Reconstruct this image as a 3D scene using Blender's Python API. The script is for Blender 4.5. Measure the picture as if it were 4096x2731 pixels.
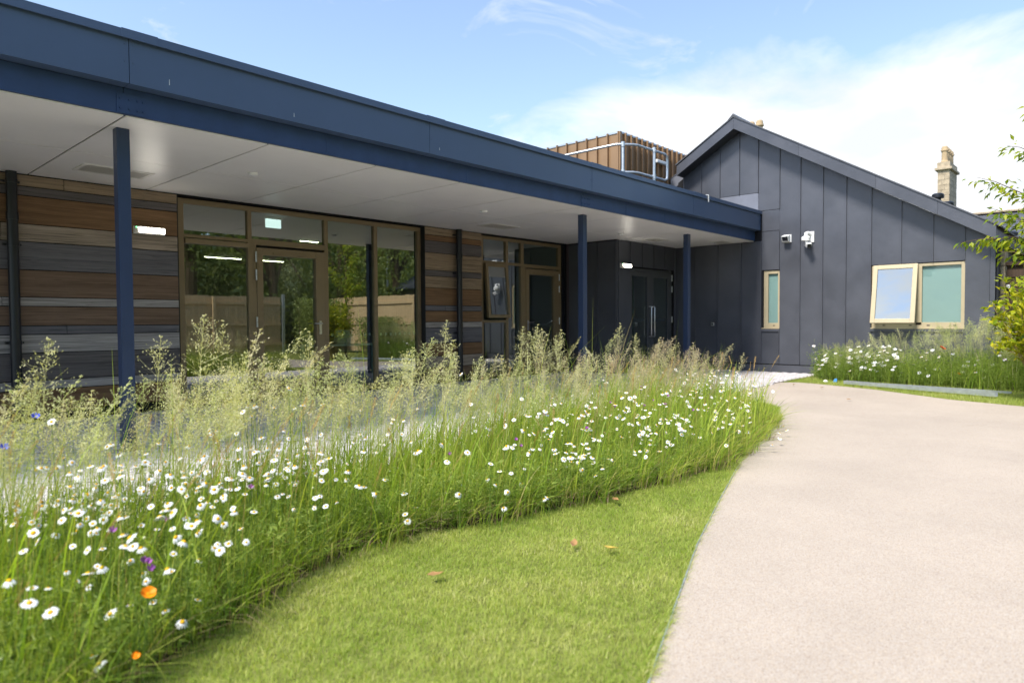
import bpy, bmesh, math, random
import numpy as np
from mathutils import Matrix, Vector

for o in list(bpy.data.objects):
    bpy.data.objects.remove(o, do_unlink=True)
scene = bpy.context.scene
COL = scene.collection
rnd = random.Random(7)
NR = np.random.default_rng(11)

# ------------------------------------------------------------------ camera
cam_d = bpy.data.cameras.new('camera')
cam = bpy.data.objects.new('camera', cam_d)
COL.objects.link(cam)
cam_d.sensor_width = 36.0
cam_d.lens = 23.716
cam_d.clip_start = 0.05
cam_d.clip_end = 2000
right = Vector((0.676445, -0.736465, -0.006338))
up = Vector((0.026641, 0.015868, 0.999519))
fwd = Vector((0.736011, 0.676289, -0.030354))
m = Matrix((right, up, -fwd)).transposed().to_4x4()
m.translation = Vector((0, 0, 1.1))
cam.matrix_world = m
cam_d.dof.use_dof = True
cam_d.dof.focus_distance = 6.0
cam_d.dof.aperture_fstop = 2.1
scene.camera = cam

# ------------------------------------------------------------------ world: sky with broken cloud
SUN_AZ = math.radians(178)        # measured from +X towards +Y
SUN_EL = math.radians(54)
w = bpy.data.worlds.new('World')
scene.world = w
w.use_nodes = True
nt = w.node_tree
N, L = nt.nodes, nt.links
N.clear()


def nd(tree, typ, **kw):
    n = tree.nodes.new(typ)
    for k, v in kw.items():
        setattr(n, k, v)
    return n


def mth(tree, op, a, b=None, c=None, clamp=False):
    n = tree.nodes.new('ShaderNodeMath')
    n.operation = op
    n.use_clamp = clamp
    for i, v in enumerate((a, b, c)):
        if v is None:
            continue
        if isinstance(v, (int, float)):
            n.inputs[i].default_value = v
        else:
            tree.links.new(v, n.inputs[i])
    return n.outputs[0]


sky = nd(nt, 'ShaderNodeTexSky', sky_type='NISHITA', sun_disc=False)
sky.sun_elevation = SUN_EL
sky.sun_rotation = math.pi / 2 - SUN_AZ
sky.air_density = 1.0
sky.dust_density = 0.6
sky.ozone_density = 1.6
tc = nd(nt, 'ShaderNodeTexCoord')
sep = nd(nt, 'ShaderNodeSeparateXYZ')
L.new(tc.outputs['Generated'], sep.inputs[0])
den = mth(nt, 'ADD', mth(nt, 'MAXIMUM', sep.outputs[2], 0.0), 0.22)
cx = mth(nt, 'DIVIDE', sep.outputs[0], den)
cy = mth(nt, 'DIVIDE', sep.outputs[1], den)
cmb = nd(nt, 'ShaderNodeCombineXYZ')
L.new(cx, cmb.inputs[0]); L.new(cy, cmb.inputs[1])
n1 = nd(nt, 'ShaderNodeTexNoise'); n1.inputs['Scale'].default_value = 1.5
n1.inputs['Detail'].default_value = 9; n1.inputs['Roughness'].default_value = 0.58
n1.inputs['Distortion'].default_value = 0.4
L.new(cmb.outputs[0], n1.inputs['Vector'])
n2 = nd(nt, 'ShaderNodeTexNoise'); n2.inputs['Scale'].default_value = 2.6
n2.inputs['Detail'].default_value = 8; n2.inputs['Roughness'].default_value = 0.6
n2.inputs['Distortion'].default_value = 0.8
L.new(cmb.outputs[0], n2.inputs['Vector'])
dot = nd(nt, 'ShaderNodeVectorMath', operation='DOT_PRODUCT')
L.new(tc.outputs['Generated'], dot.inputs[0])
dot.inputs[1].default_value = (0.80406, 0.21926, -0.55264)
# a bank of cloud standing on the horizon, torn along its upper edge
bank = mth(nt, 'ADD', mth(nt, 'SUBTRACT', dot.outputs['Value'], 0.578),
           mth(nt, 'MULTIPLY', mth(nt, 'SUBTRACT', n1.outputs[0], 0.5), 0.26))
bank_m = mth(nt, 'MULTIPLY', bank, 16.0, clamp=True)
# scattered wisps over the rest of the sky
wis = mth(nt, 'MULTIPLY', mth(nt, 'SUBTRACT', n2.outputs[0], 0.575), 6.0, clamp=True)
wis = mth(nt, 'MULTIPLY', wis, 0.75)
# a second bank on the opposite side of the sky, mirrored in the open casement
dot2 = nd(nt, 'ShaderNodeVectorMath', operation='DOT_PRODUCT')
L.new(tc.outputs['Generated'], dot2.inputs[0])
dot2.inputs[1].default_value = (-0.93, 0.24, 0.27)
bank2 = mth(nt, 'ADD', mth(nt, 'SUBTRACT', dot2.outputs['Value'], 0.93),
            mth(nt, 'MULTIPLY', mth(nt, 'SUBTRACT', n2.outputs[0], 0.5), 0.9))
bank2 = mth(nt, 'MULTIPLY', bank2, 9.0, clamp=True)
cl = mth(nt, 'MAXIMUM', mth(nt, 'MAXIMUM', bank_m, bank2), wis, clamp=True)
hz = mth(nt, 'POWER', mth(nt, 'SUBTRACT', 1.0, mth(nt, 'MAXIMUM', sep.outputs[2], 0.0)), 5.0)
mixh = nd(nt, 'ShaderNodeMix', data_type='RGBA')
L.new(mth(nt, 'ADD', mth(nt, 'MULTIPLY', hz, 0.45), 0.12), mixh.inputs['Factor'])
L.new(sky.outputs[0], mixh.inputs['A'])
mixh.inputs['B'].default_value = (3.3, 4.0, 4.9, 1)
mixc = nd(nt, 'ShaderNodeMix', data_type='RGBA')
L.new(cl, mixc.inputs['Factor'])
L.new(mixh.outputs['Result'], mixc.inputs['A'])
n5 = nd(nt, 'ShaderNodeTexNoise'); n5.inputs['Scale'].default_value = 1.1
n5.inputs['Detail'].default_value = 5
L.new(cmb.outputs[0], n5.inputs['Vector'])
cr = nd(nt, 'ShaderNodeValToRGB')
cr.color_ramp.elements[0].position = 0.40
cr.color_ramp.elements[0].color = (3.5, 3.65, 3.95, 1)
cr.color_ramp.elements[1].position = 0.64
cr.color_ramp.elements[1].color = (5.6, 5.65, 5.7, 1)
L.new(n5.outputs[0], cr.inputs[0])
L.new(cr.outputs[0], mixc.inputs['B'])
bg = nd(nt, 'ShaderNodeBackground')
bg.inputs['Strength'].default_value = 0.10
L.new(mixc.outputs['Result'], bg.inputs['Color'])
wo = nd(nt, 'ShaderNodeOutputWorld')
L.new(bg.outputs[0], wo.inputs[0])

# ------------------------------------------------------------------ sun (veiled by thin cloud)
sd = bpy.data.lights.new('sun', 'SUN')
sd.energy = 2.6
sd.angle = math.radians(13)
sd.color = (1.0, 0.95, 0.87)
sun = bpy.data.objects.new('sun', sd)
COL.objects.link(sun)
sdir = Vector((math.cos(SUN_AZ) * math.cos(SUN_EL), math.sin(SUN_AZ) * math.cos(SUN_EL), math.sin(SUN_EL)))
sun.rotation_euler = sdir.to_track_quat('Z', 'Y').to_euler()
sun.location = (0, 0, 30)

vs = scene.view_settings
vs.view_transform = 'Standard'
vs.look = 'None'
vs.gamma = 1
vs.exposure = 1.45
vs.use_curve_mapping = False
scene.cycles.max_bounces = 8
scene.cycles.transparent_max_bounces = 16
scene.cycles.caustics_reflective = False
scene.cycles.caustics_refractive = False
scene.cycles.use_denoising = True
scene.cycles.sample_clamp_indirect = 6.0

# ------------------------------------------------------------------ materials
MATS = {}


def mat(name, col, rough=0.5, spec=0.5, metal=0.0, var=0.0, vscale=4.0, stretch=(1, 1, 1), bump=0.0, bscale=60.0,
        perobj=False, rvar=0.0, bdist=0.01):
    if name in MATS:
        return MATS[name]
    M = bpy.data.materials.new(name)
    MATS[name] = M
    M.use_nodes = True
    t = M.node_tree
    b = t.nodes['Principled BSDF']
    b.inputs['Base Color'].default_value = (*col, 1)
    b.inputs['Roughness'].default_value = rough
    b.inputs['Specular IOR Level'].default_value = spec
    b.inputs['Metallic'].default_value = metal
    if var or bump or rvar:
        c = nd(t, 'ShaderNodeTexCoord')
        mp = nd(t, 'ShaderNodeMapping')
        mp.inputs['Scale'].default_value = stretch
        t.links.new(c.outputs['Object'], mp.inputs['Vector'])
        if perobj:
            oi = nd(t, 'ShaderNodeObjectInfo')
            sc = nd(t, 'ShaderNodeVectorMath', operation='SCALE')
            sc.inputs[0].default_value = (13, 7, 29)
            t.links.new(oi.outputs['Random'], sc.inputs['Scale'])
            t.links.new(sc.outputs[0], mp.inputs['Location'])
        if var or rvar:
            n = nd(t, 'ShaderNodeTexNoise')
            n.inputs['Scale'].default_value = vscale
            n.inputs['Detail'].default_value = 6
            n.inputs['Roughness'].default_value = 0.6
            t.links.new(mp.outputs[0], n.inputs['Vector'])
        if var:
            mr = nd(t, 'ShaderNodeMapRange')
            mr.inputs['From Min'].default_value = 0.3
            mr.inputs['From Max'].default_value = 0.7
            mr.inputs['To Min'].default_value = 1 - var
            mr.inputs['To Max'].default_value = 1 + var
            t.links.new(n.outputs[0], mr.inputs['Value'])
            mx = nd(t, 'ShaderNodeVectorMath', operation='SCALE')
            mx.inputs[0].default_value = col
            t.links.new(mr.outputs[0], mx.inputs['Scale'])
            t.links.new(mx.outputs[0], b.inputs['Base Color'])
        if rvar:
            mr2 = nd(t, 'ShaderNodeMapRange')
            mr2.inputs['From Min'].default_value = 0.3
            mr2.inputs['From Max'].default_value = 0.7
            mr2.inputs['To Min'].default_value = max(0.02, rough - rvar)
            mr2.inputs['To Max'].default_value = rough + rvar
            t.links.new(n.outputs[0], mr2.inputs['Value'])
            t.links.new(mr2.outputs[0], b.inputs['Roughness'])
        if bump:
            n3 = nd(t, 'ShaderNodeTexNoise')
            n3.inputs['Scale'].default_value = bscale
            n3.inputs['Detail'].default_value = 4
            t.links.new(mp.outputs[0], n3.inputs['Vector'])
            bp = nd(t, 'ShaderNodeBump')
            bp.inputs['Strength'].default_value = bump
            bp.inputs['Distance'].default_value = bdist
            t.links.new(n3.outputs[0], bp.inputs['Height'])
            t.links.new(bp.outputs[0], b.inputs['Normal'])
    return M


def wood(name, c1, c2, rough=0.55, sx=(0.7, 26, 26), cracks=0.5):
    """printed timber board: long fibres along X, darker cracks"""
    if name in MATS:
        return MATS[name]
    M = bpy.data.materials.new(name)
    MATS[name] = M
    M.use_nodes = True
    t = M.node_tree
    b = t.nodes['Principled BSDF']
    b.inputs['Roughness'].default_value = rough
    b.inputs['Specular IOR Level'].default_value = 0.35
    c = nd(t, 'ShaderNodeTexCoord')
    mp = nd(t, 'ShaderNodeMapping')
    mp.inputs['Scale'].default_value = sx
    oi = nd(t, 'ShaderNodeObjectInfo')
    sc = nd(t, 'ShaderNodeVectorMath', operation='SCALE')
    sc.inputs[0].default_value = (31, 17, 57)
    t.links.new(oi.outputs['Random'], sc.inputs['Scale'])
    t.links.new(sc.outputs[0], mp.inputs['Location'])
    t.links.new(c.outputs['Object'], mp.inputs['Vector'])
    n = nd(t, 'ShaderNodeTexNoise')
    n.inputs['Scale'].default_value = 1.6
    n.inputs['Detail'].default_value = 8
    n.inputs['Roughness'].default_value = 0.68
    n.inputs['Distortion'].default_value = 0.6
    t.links.new(mp.outputs[0], n.inputs['Vector'])
    r = nd(t, 'ShaderNodeValToRGB')
    r.color_ramp.elements[0].position = 0.32
    r.color_ramp.elements[0].color = (*c1, 1)
    r.color_ramp.elements[1].position = 0.66
    r.color_ramp.elements[1].color = (*c2, 1)
    t.links.new(n.outputs[0], r.inputs[0])
    # fine cracks
    n4 = nd(t, 'ShaderNodeTexNoise')
    n4.inputs['Scale'].default_value = 3.4
    n4.inputs['Detail'].default_value = 5
    n4.inputs['Distortion'].default_value = 1.2
    t.links.new(mp.outputs[0], n4.inputs['Vector'])
    mr = nd(t, 'ShaderNodeMapRange')
    mr.inputs['From Min'].default_value = 0.34
    mr.inputs['From Max'].default_value = 0.44
    mr.inputs['To Min'].default_value = 1 - cracks
    mr.inputs['To Max'].default_value = 1.0
    t.links.new(n4.outputs[0], mr.inputs['Value'])
    mx = nd(t, 'ShaderNodeVectorMath', operation='SCALE')
    t.links.new(r.outputs[0], mx.inputs[0])
    t.links.new(mr.outputs[0], mx.inputs['Scale'])
    t.links.new(mx.outputs[0], b.inputs['Base Color'])
    bp = nd(t, 'ShaderNodeBump')
    bp.inputs['Strength'].default_value = 0.25
    bp.inputs['Distance'].default_value = 0.004
    t.links.new(n4.outputs[0], bp.inputs['Height'])
    t.links.new(bp.outputs[0], b.inputs['Normal'])
    return M


def glass(name, tint=(0.8, 0.86, 0.84), ior=2.2, dirt=0.0):
    if name in MATS:
        return MATS[name]
    M = bpy.data.materials.new(name)
    MATS[name] = M
    M.use_nodes = True
    t = M.node_tree
    t.nodes.clear()
    tr = nd(t, 'ShaderNodeBsdfTransparent')
    tr.inputs[0].default_value = (*tint, 1)
    gl = nd(t, 'ShaderNodeBsdfGlossy')
    gl.inputs['Roughness'].default_value = 0.0
    gl.inputs['Color'].default_value = (0.93, 0.97, 0.95, 1)
    c = nd(t, 'ShaderNodeTexCoord')
    nz = nd(t, 'ShaderNodeTexNoise')
    nz.inputs['Scale'].default_value = 1.3
    nz.inputs['Detail'].default_value = 1
    t.links.new(c.outputs['Object'], nz.inputs['Vector'])
    bp = nd(t, 'ShaderNodeBump')
    bp.inputs['Strength'].default_value = 0.015
    bp.inputs['Distance'].default_value = 0.02
    t.links.new(nz.outputs[0], bp.inputs['Height'])
    t.links.new(bp.outputs[0], gl.inputs['Normal'])
    fr = nd(t, 'ShaderNodeFresnel')
    fr.inputs['IOR'].default_value = ior
    mx = nd(t, 'ShaderNodeMixShader')
    ge = nd(t, 'ShaderNodeNewGeometry')
    t.links.new(mth(t, 'MULTIPLY', fr.outputs[0], mth(t, 'SUBTRACT', 1.0, ge.outputs['Backfacing'])), mx.inputs[0])
    t.links.new(tr.outputs[0], mx.inputs[1])
    t.links.new(gl.outputs[0], mx.inputs[2])
    o = nd(t, 'ShaderNodeOutputMaterial')
    t.links.new(mx.outputs[0], o.inputs[0])
    return M


def emit(name, col, strength):
    if name in MATS:
        return MATS[name]
    M = bpy.data.materials.new(name)
    MATS[name] = M
    M.use_nodes = True
    b = M.node_tree.nodes['Principled BSDF']
    b.inputs['Base Color'].default_value = (0.8, 0.8, 0.8, 1)
    b.inputs['Emission Color'].default_value = (*col, 1)
    b.inputs['Emission Strength'].default_value = strength
    return M


def plant(name, cols, trans=0.35, rough=0.55, pos=None):
    """leafy matter: colour picked per blade/leaf from the attribute 'rnd'"""
    if name in MATS:
        return MATS[name]
    M = bpy.data.materials.new(name)
    MATS[name] = M
    M.use_nodes = True
    t = M.node_tree
    t.nodes.clear()
    a = nd(t, 'ShaderNodeAttribute')
    a.attribute_name = 'rnd'
    r = nd(t, 'ShaderNodeValToRGB')
    els = r.color_ramp.elements
    k = len(cols)
    while len(els) < k:
        els.new(0.5)
    for i, cc in enumerate(cols):
        els[i].position = pos[i] if pos else i / max(1, k - 1)
        els[i].color = (*cc, 1)
    t.links.new(a.outputs['Fac'], r.inputs[0])
    b = nd(t, 'ShaderNodeBsdfPrincipled')
    b.inputs['Roughness'].default_value = rough
    b.inputs['Specular IOR Level'].default_value = 0.3
    t.links.new(r.outputs[0], b.inputs['Base Color'])
    tl = nd(t, 'ShaderNodeBsdfTranslucent')
    sc = nd(t, 'ShaderNodeMix', data_type='RGBA', blend_type='MULTIPLY')
    sc.inputs['Factor'].default_value = 1.0
    t.links.new(r.outputs[0], sc.inputs['A'])
    sc.inputs['B'].default_value = (1.5, 1.5, 0.7, 1)
    t.links.new(sc.outputs['Result'], tl.inputs[0])
    mx = nd(t, 'ShaderNodeMixShader')
    mx.inputs[0].default_value = trans
    t.links.new(b.outputs[0], mx.inputs[1])
    t.links.new(tl.outputs[0], mx.inputs[2])
    o = nd(t, 'ShaderNodeOutputMaterial')
    t.links.new(mx.outputs[0], o.inputs[0])
    return M


# ------------------------------------------------------------------ building blocks
ORG = {}


class MB:
    """collects shapes and links them as one mesh"""

    def __init__(s):
        s.v, s.f, s.mi = [], [], []
        s.cur = 0

    def add(s, vs_, fs):
        k = len(s.v)
        s.v += [tuple(p) for p in vs_]
        s.f += [tuple(i + k for i in f) for f in fs]
        s.mi += [s.cur] * len(fs)
        return s

    def box(s, x0, x1, y0, y1, z0, z1):
        return s.hexa([(x0, y0, z0), (x1, y0, z0), (x1, y1, z0), (x0, y1, z0),
                       (x0, y0, z1), (x1, y0, z1), (x1, y1, z1), (x0, y1, z1)])

    def hexa(s, p):
        return s.add(p, [(0, 3, 2, 1), (4, 5, 6, 7), (0, 1, 5, 4), (1, 2, 6, 5), (2, 3, 7, 6), (3, 0, 4, 7)])

    def cyl(s, p0, p1, r0, r1=None, n=12, cap=True):
        r1 = r0 if r1 is None else r1
        p0, p1 = Vector(p0), Vector(p1)
        d = (p1 - p0).normalized()
        a = d.orthogonal().normalized()
        b = d.cross(a)
        vs_ = []
        for p, r in ((p0, r0), (p1, r1)):
            for i in range(n):
                t = 2 * math.pi * i / n
                vs_.append(p + (a * math.cos(t) + b * math.sin(t)) * r)
        fs = [(i, (i + 1) % n, n + (i + 1) % n, n + i) for i in range(n)]
        if cap:
            fs += [tuple(range(n - 1, -1, -1)), tuple(range(n, 2 * n))]
        return s.add(vs_, fs)

    def tube(s, pts, r, n=10, rend=None):
        rs = [r if rend is None else r + (rend - r) * i / (len(pts) - 1) for i in range(len(pts))]
        P = [Vector(p) for p in pts]
        vs_ = []
        a = None
        for i, p in enumerate(P):
            d = (P[min(i + 1, len(P) - 1)] - P[max(i - 1, 0)]).normalized()
            if a is None:
                a = d.orthogonal().normalized()
            a = (a - d * a.dot(d)).normalized()
            b = d.cross(a)
            for k in range(n):
                t = 2 * math.pi * k / n
                vs_.append(p + (a * math.cos(t) + b * math.sin(t)) * rs[i])
        fs = []
        for i in range(len(P) - 1):
            for k in range(n):
                fs.append((i * n + k, i * n + (k + 1) % n, (i + 1) * n + (k + 1) % n, (i + 1) * n + k))
        fs += [tuple(range(n - 1, -1, -1)), tuple(range((len(P) - 1) * n, len(P) * n))]
        return s.add(vs_, fs)

    def lathe(s, prof, c, n=16):
        vs_, fs = [], []
        for r, z in prof:
            for i in range(n):
                t = 2 * math.pi * i / n
                vs_.append((c[0] + r * math.cos(t), c[1] + r * math.sin(t), c[2] + z))
        for j in range(len(prof) - 1):
            for i in range(n):
                fs.append((j * n + i, j * n + (i + 1) % n, (j + 1) * n + (i + 1) % n, (j + 1) * n + i))
        fs += [tuple(range(n - 1, -1, -1)), tuple(range((len(prof) - 1) * n, len(prof) * n))]
        return s.add(vs_, fs)

    def prism_x(s, poly, x0, x1):
        """polygon of (y, z) pushed along X"""
        n = len(poly)
        vs_ = [(x0, y, z) for y, z in poly] + [(x1, y, z) for y, z in poly]
        fs = [tuple(range(n - 1, -1, -1)), tuple(range(n, 2 * n))]
        fs += [(i, (i + 1) % n, n + (i + 1) % n, n + i) for i in range(n)]
        return s.add(vs_, fs)

    def prism_z(s, poly, z0, z1):
        n = len(poly)
        vs_ = [(x, y, z0) for x, y in poly] + [(x, y, z1) for x, y in poly]
        fs = [tuple(range(n - 1, -1, -1)), tuple(range(n, 2 * n))]
        fs += [(i, (i + 1) % n, n + (i + 1) % n, n + i) for i in range(n)]
        return s.add(vs_, fs)

    def mesh(s, name, mats, bevel=0.0, smooth=False):
        me = bpy.data.meshes.new(name)
        me.from_pydata(s.v, [], s.f)
        for mm in (mats if isinstance(mats, (list, tuple)) else [mats]):
            me.materials.append(mm)
        if any(s.mi):
            me.polygons.foreach_set('material_index', s.mi)
        bm = bmesh.new()
        bm.from_mesh(me)
        bmesh.ops.recalc_face_normals(bm, faces=bm.faces)
        if bevel:
            eds = [e for e in bm.edges if len(e.link_faces) == 2 and e.calc_face_angle(0) > 0.6]
            bmesh.ops.bevel(bm, geom=eds, offset=bevel, segments=2, affect='EDGES', profile=0.6)
        bm.to_mesh(me)
        bm.free()
        if smooth:
            me.polygons.foreach_set('use_smooth', [True] * len(me.polygons))
            try:
                me.set_sharp_from_angle(angle=math.radians(40))
            except Exception:
                pass
        return me

    def build(s, name, mats, parent=None, bevel=0.0, smooth=False):
        return link(name, s.mesh(name, mats, bevel, smooth), parent)


def link(name, me, parent=None, loc=None):
    """link a mesh whose points are world points; parented without moving it"""
    o = bpy.data.objects.new(name, me)
    COL.objects.link(o)
    if parent is not None:
        o.parent = parent
        o.matrix_parent_inverse = Matrix.Translation(-Vector(ORG.get(parent.name, (0, 0, 0))))
    if loc is not None:
        o.location = loc
        ORG[o.name] = tuple(loc)
    else:
        ORG[o.name] = (0, 0, 0)
    return o


def tag(o, label=None, cat=None, group=None, kind=None):
    for k, v in (('label', label), ('category', cat), ('group', group), ('kind', kind)):
        if v:
            o[k] = v
    return o


def empty(name, loc, label=None, cat=None, group=None):
    o = bpy.data.objects.new(name, None)
    COL.objects.link(o)
    o.location = loc
    o.empty_display_size = 0.2
    ORG[o.name] = tuple(loc)
    return tag(o, label, cat, group)


def tri_mesh(name, V, T, mats, rnd_attr=None, mi=None, smooth=False):
    me = bpy.data.meshes.new(name)
    V = np.ascontiguousarray(V, dtype=np.float32)
    T = np.ascontiguousarray(T, dtype=np.int32)
    me.vertices.add(len(V))
    me.vertices.foreach_set('co', V.ravel())
    me.loops.add(T.size)
    me.loops.foreach_set('vertex_index', T.ravel())
    me.polygons.add(len(T))
    me.polygons.foreach_set('loop_start', np.arange(0, T.size, 3, dtype=np.int32))
    me.polygons.foreach_set('loop_total', np.full(len(T), 3, dtype=np.int32))
    for mm in (mats if isinstance(mats, (list, tuple)) else [mats]):
        me.materials.append(mm)
    if mi is not None:
        me.polygons.foreach_set('material_index', np.asarray(mi, dtype=np.int32))
    if smooth:
        me.polygons.foreach_set('use_smooth', np.ones(len(T), dtype=bool))
    if rnd_attr is not None:
        at = me.attributes.new('rnd', 'FLOAT', 'POINT')
        at.data.foreach_set('value', np.ascontiguousarray(rnd_attr, dtype=np.float32))
    me.update()
    me.validate()
    return me


def inside(px, py, poly):
    c = np.zeros(len(px), bool)
    n = len(poly)
    for i in range(n):
        x1, y1 = poly[i]
        x2, y2 = poly[i - 1]
        if y1 == y2:
            continue
        hit = ((y1 > py) != (y2 > py)) & (px < (x2 - x1) * (py - y1) / (y2 - y1) + x1)
        c ^= hit
    return c


def scatter(poly, dens, rng=NR):
    xs = [p[0] for p in poly]
    ys = [p[1] for p in poly]
    n = int((max(xs) - min(xs)) * (max(ys) - min(ys)) * dens)
    px = rng.uniform(min(xs), max(xs), n)
    py = rng.uniform(min(ys), max(ys), n)
    k = inside(px, py, poly)
    return px[k], py[k]

# ------------------------------------------------------------------ named surfaces
m_soil = mat('soil', (0.045, 0.032, 0.022), 0.95, 0.1, var=0.5, vscale=18, bump=0.9, bscale=40, bdist=0.03)
m_turf = mat('turf_soil', (0.16, 0.18, 0.045), 0.95, 0.1, var=0.4, vscale=14, bump=0.6, bscale=70)
m_far = mat('rough_ground', (0.09, 0.11, 0.04), 0.95, 0.1, var=0.4, vscale=1.2)
m_fascia = mat('blue_grey_coated_metal', (0.062, 0.098, 0.180), 0.36, 0.6, var=0.06, vscale=1.4, rvar=0.06, bump=0.03, bscale=140, bdist=0.001)
m_beam = mat('blue_steel_paint', (0.026, 0.054, 0.135), 0.5, 0.45, var=0.14, vscale=5, bump=0.15, bscale=260, bdist=0.002)
m_post = mat('blue_post_paint', (0.026, 0.045, 0.096), 0.34, 0.5, var=0.06, vscale=6)
m_dark = mat('dark_void', (0.012, 0.012, 0.014), 0.8, 0.2)
m_soffit = mat('pale_soffit_board', (0.87, 0.85, 0.83), 0.36, 0.5, var=0.03, vscale=1.8, bump=0.02, bscale=200, bdist=0.001)
m_white = mat('white_plastic', (0.80, 0.80, 0.79), 0.4, 0.5)
m_vent = mat('vent_enamel', (0.74, 0.72, 0.68), 0.45, 0.5)
m_bronze_shaded = mat('bronze_anodised_shaded', (0.27, 0.205, 0.12), 0.42, 0.5, metal=0.25, var=0.05, vscale=5)  # frame metal under the canopy, its shade put into a darker colour
m_bronze_sunlit = mat('bronze_anodised_sunlit', (0.46, 0.385, 0.25), 0.42, 0.5, metal=0.2, var=0.05, vscale=5)  # same frame metal on the gable, sunlight painted in as a paler colour
m_steel = mat('satin_steel', (0.62, 0.63, 0.65), 0.28, 0.5, metal=1.0)
m_galv = mat('galvanised', (0.52, 0.56, 0.60), 0.42, 0.5, metal=0.7, var=0.15, vscale=12)
m_zinc = mat('anthracite_zinc', (0.090, 0.095, 0.114), 0.36, 0.5, metal=0.35, var=0.12, vscale=1.6, rvar=0.08, bump=0.30, bscale=1.5, bdist=0.05, perobj=True)
m_zinc_pale = mat('zinc_flashing', (0.19, 0.20, 0.24), 0.45, 0.5, metal=0.3, var=0.10, vscale=3, bump=0.12, bscale=2.5, bdist=0.03)
m_pipe = mat('black_pipe', (0.012, 0.014, 0.019), 0.38, 0.5, var=0.1, vscale=8)
m_glass = glass('window_glass', (0.78, 0.88, 0.83), 3.4)
m_glass2 = glass('door_glass', (0.75, 0.8, 0.8), 2.3)
m_glass4 = glass('clear_glass', (0.92, 0.96, 0.95), 1.6)
m_glass3 = glass('sky_glass', (0.55, 0.6, 0.6), 7.0)
m_screen = mat('bronze_sheet', (0.30, 0.185, 0.10), 0.42, 0.5, metal=0.3, var=0.07, vscale=3)
m_slate = mat('slate', (0.085, 0.09, 0.105), 0.55, 0.4, var=0.25, vscale=3, perobj=True, bump=0.2, bscale=20)
m_stone = mat('sandstone', (0.40, 0.33, 0.235), 0.9, 0.2, var=0.30, vscale=3.5, perobj=True, bump=0.35, bscale=18, bdist=0.02)
m_clay = mat('buff_clay', (0.44, 0.33, 0.20), 0.85, 0.2, var=0.14, vscale=5, perobj=True)
m_mortar = mat('mortar', (0.33, 0.30, 0.26), 0.95, 0.1, var=0.1, vscale=9)
m_paver = mat('paver_block', (0.56, 0.525, 0.53), 0.85, 0.25, var=0.14, vscale=7, perobj=True, bump=0.3, bscale=150, bdist=0.003)
m_grout = mat('paver_joint', (0.23, 0.20, 0.17), 0.95, 0.1, var=0.2, vscale=30)
m_blind = mat('teal_blind', (0.25, 0.345, 0.335), 0.7, 0.2, var=0.03, vscale=3)
m_room = mat('room_paint', (0.32, 0.31, 0.28), 0.8, 0.2)
m_roomfl = mat('room_floor', (0.10, 0.11, 0.13), 0.5, 0.4)
m_fence = wood('fence_timber', (0.42, 0.29, 0.15), (0.64, 0.48, 0.28), 0.8, (26, 26, 0.8), 0.3)
m_gate = wood('gate_timber', (0.035, 0.022, 0.014), (0.075, 0.045, 0.028), 0.7, (26, 26, 0.8), 0.3)
m_bark = mat('bark', (0.12, 0.085, 0.055), 0.9, 0.2, var=0.35, vscale=20, bump=0.5, bscale=50)
m_drop = mat('bird_lime', (0.75, 0.75, 0.72), 0.8, 0.2)


def resin():
    M = bpy.data.materials.new('resin_bound_gravel')
    M.use_nodes = True
    t = M.node_tree
    b = t.nodes['Principled BSDF']
    b.inputs['Roughness'].default_value = 0.75
    b.inputs['Specular IOR Level'].default_value = 0.3
    c = nd(t, 'ShaderNodeTexCoord')
    v = nd(t, 'ShaderNodeTexVoronoi')
    v.inputs['Scale'].default_value = 340
    t.links.new(c.outputs['Object'], v.inputs['Vector'])
    sp = nd(t, 'ShaderNodeSeparateColor')
    t.links.new(v.outputs['Color'], sp.inputs[0])
    r = nd(t, 'ShaderNodeValToRGB')
    els = r.color_ramp.elements
    cols = [(0.0, (0.20, 0.16, 0.135)), (0.035, (0.27, 0.215, 0.175)), (0.07, (0.385, 0.305, 0.235)), (0.35, (0.425, 0.355, 0.285)),
            (0.62, (0.46, 0.395, 0.335)), (0.86, (0.50, 0.445, 0.395)), (1.0, (0.55, 0.43, 0.30))]
    while len(els) < len(cols):
        els.new(0.5)
    for e, (p, q) in zip(els, cols):
        e.position = p
        e.color = (*q, 1)
    t.links.new(sp.outputs[0], r.inputs[0])
    n = nd(t, 'ShaderNodeTexNoise')
    n.inputs['Scale'].default_value = 0.9
    n.inputs['Detail'].default_value = 7
    n.inputs['Roughness'].default_value = 0.65
    t.links.new(c.outputs['Object'], n.inputs['Vector'])
    mr = nd(t, 'ShaderNodeMapRange')
    mr.inputs['From Min'].default_value = 0.3
    mr.inputs['From Max'].default_value = 0.7
    mr.inputs['To Min'].default_value = 0.83
    mr.inputs['To Max'].default_value = 0.99
    t.links.new(n.outputs[0], mr.inputs['Value'])
    mx = nd(t, 'ShaderNodeVectorMath', operation='SCALE')
    t.links.new(r.outputs[0], mx.inputs[0])
    t.links.new(mr.outputs[0], mx.inputs['Scale'])
    t.links.new(mx.outputs[0], b.inputs['Base Color'])
    bp = nd(t, 'ShaderNodeBump')
    bp.inputs['Strength'].default_value = 0.35
    bp.inputs['Distance'].default_value = 0.003
    bp.invert = True
    t.links.new(v.outputs['Distance'], bp.inputs['Height'])
    t.links.new(bp.outputs[0], b.inputs['Normal'])
    return M


m_resin = resin()

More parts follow.
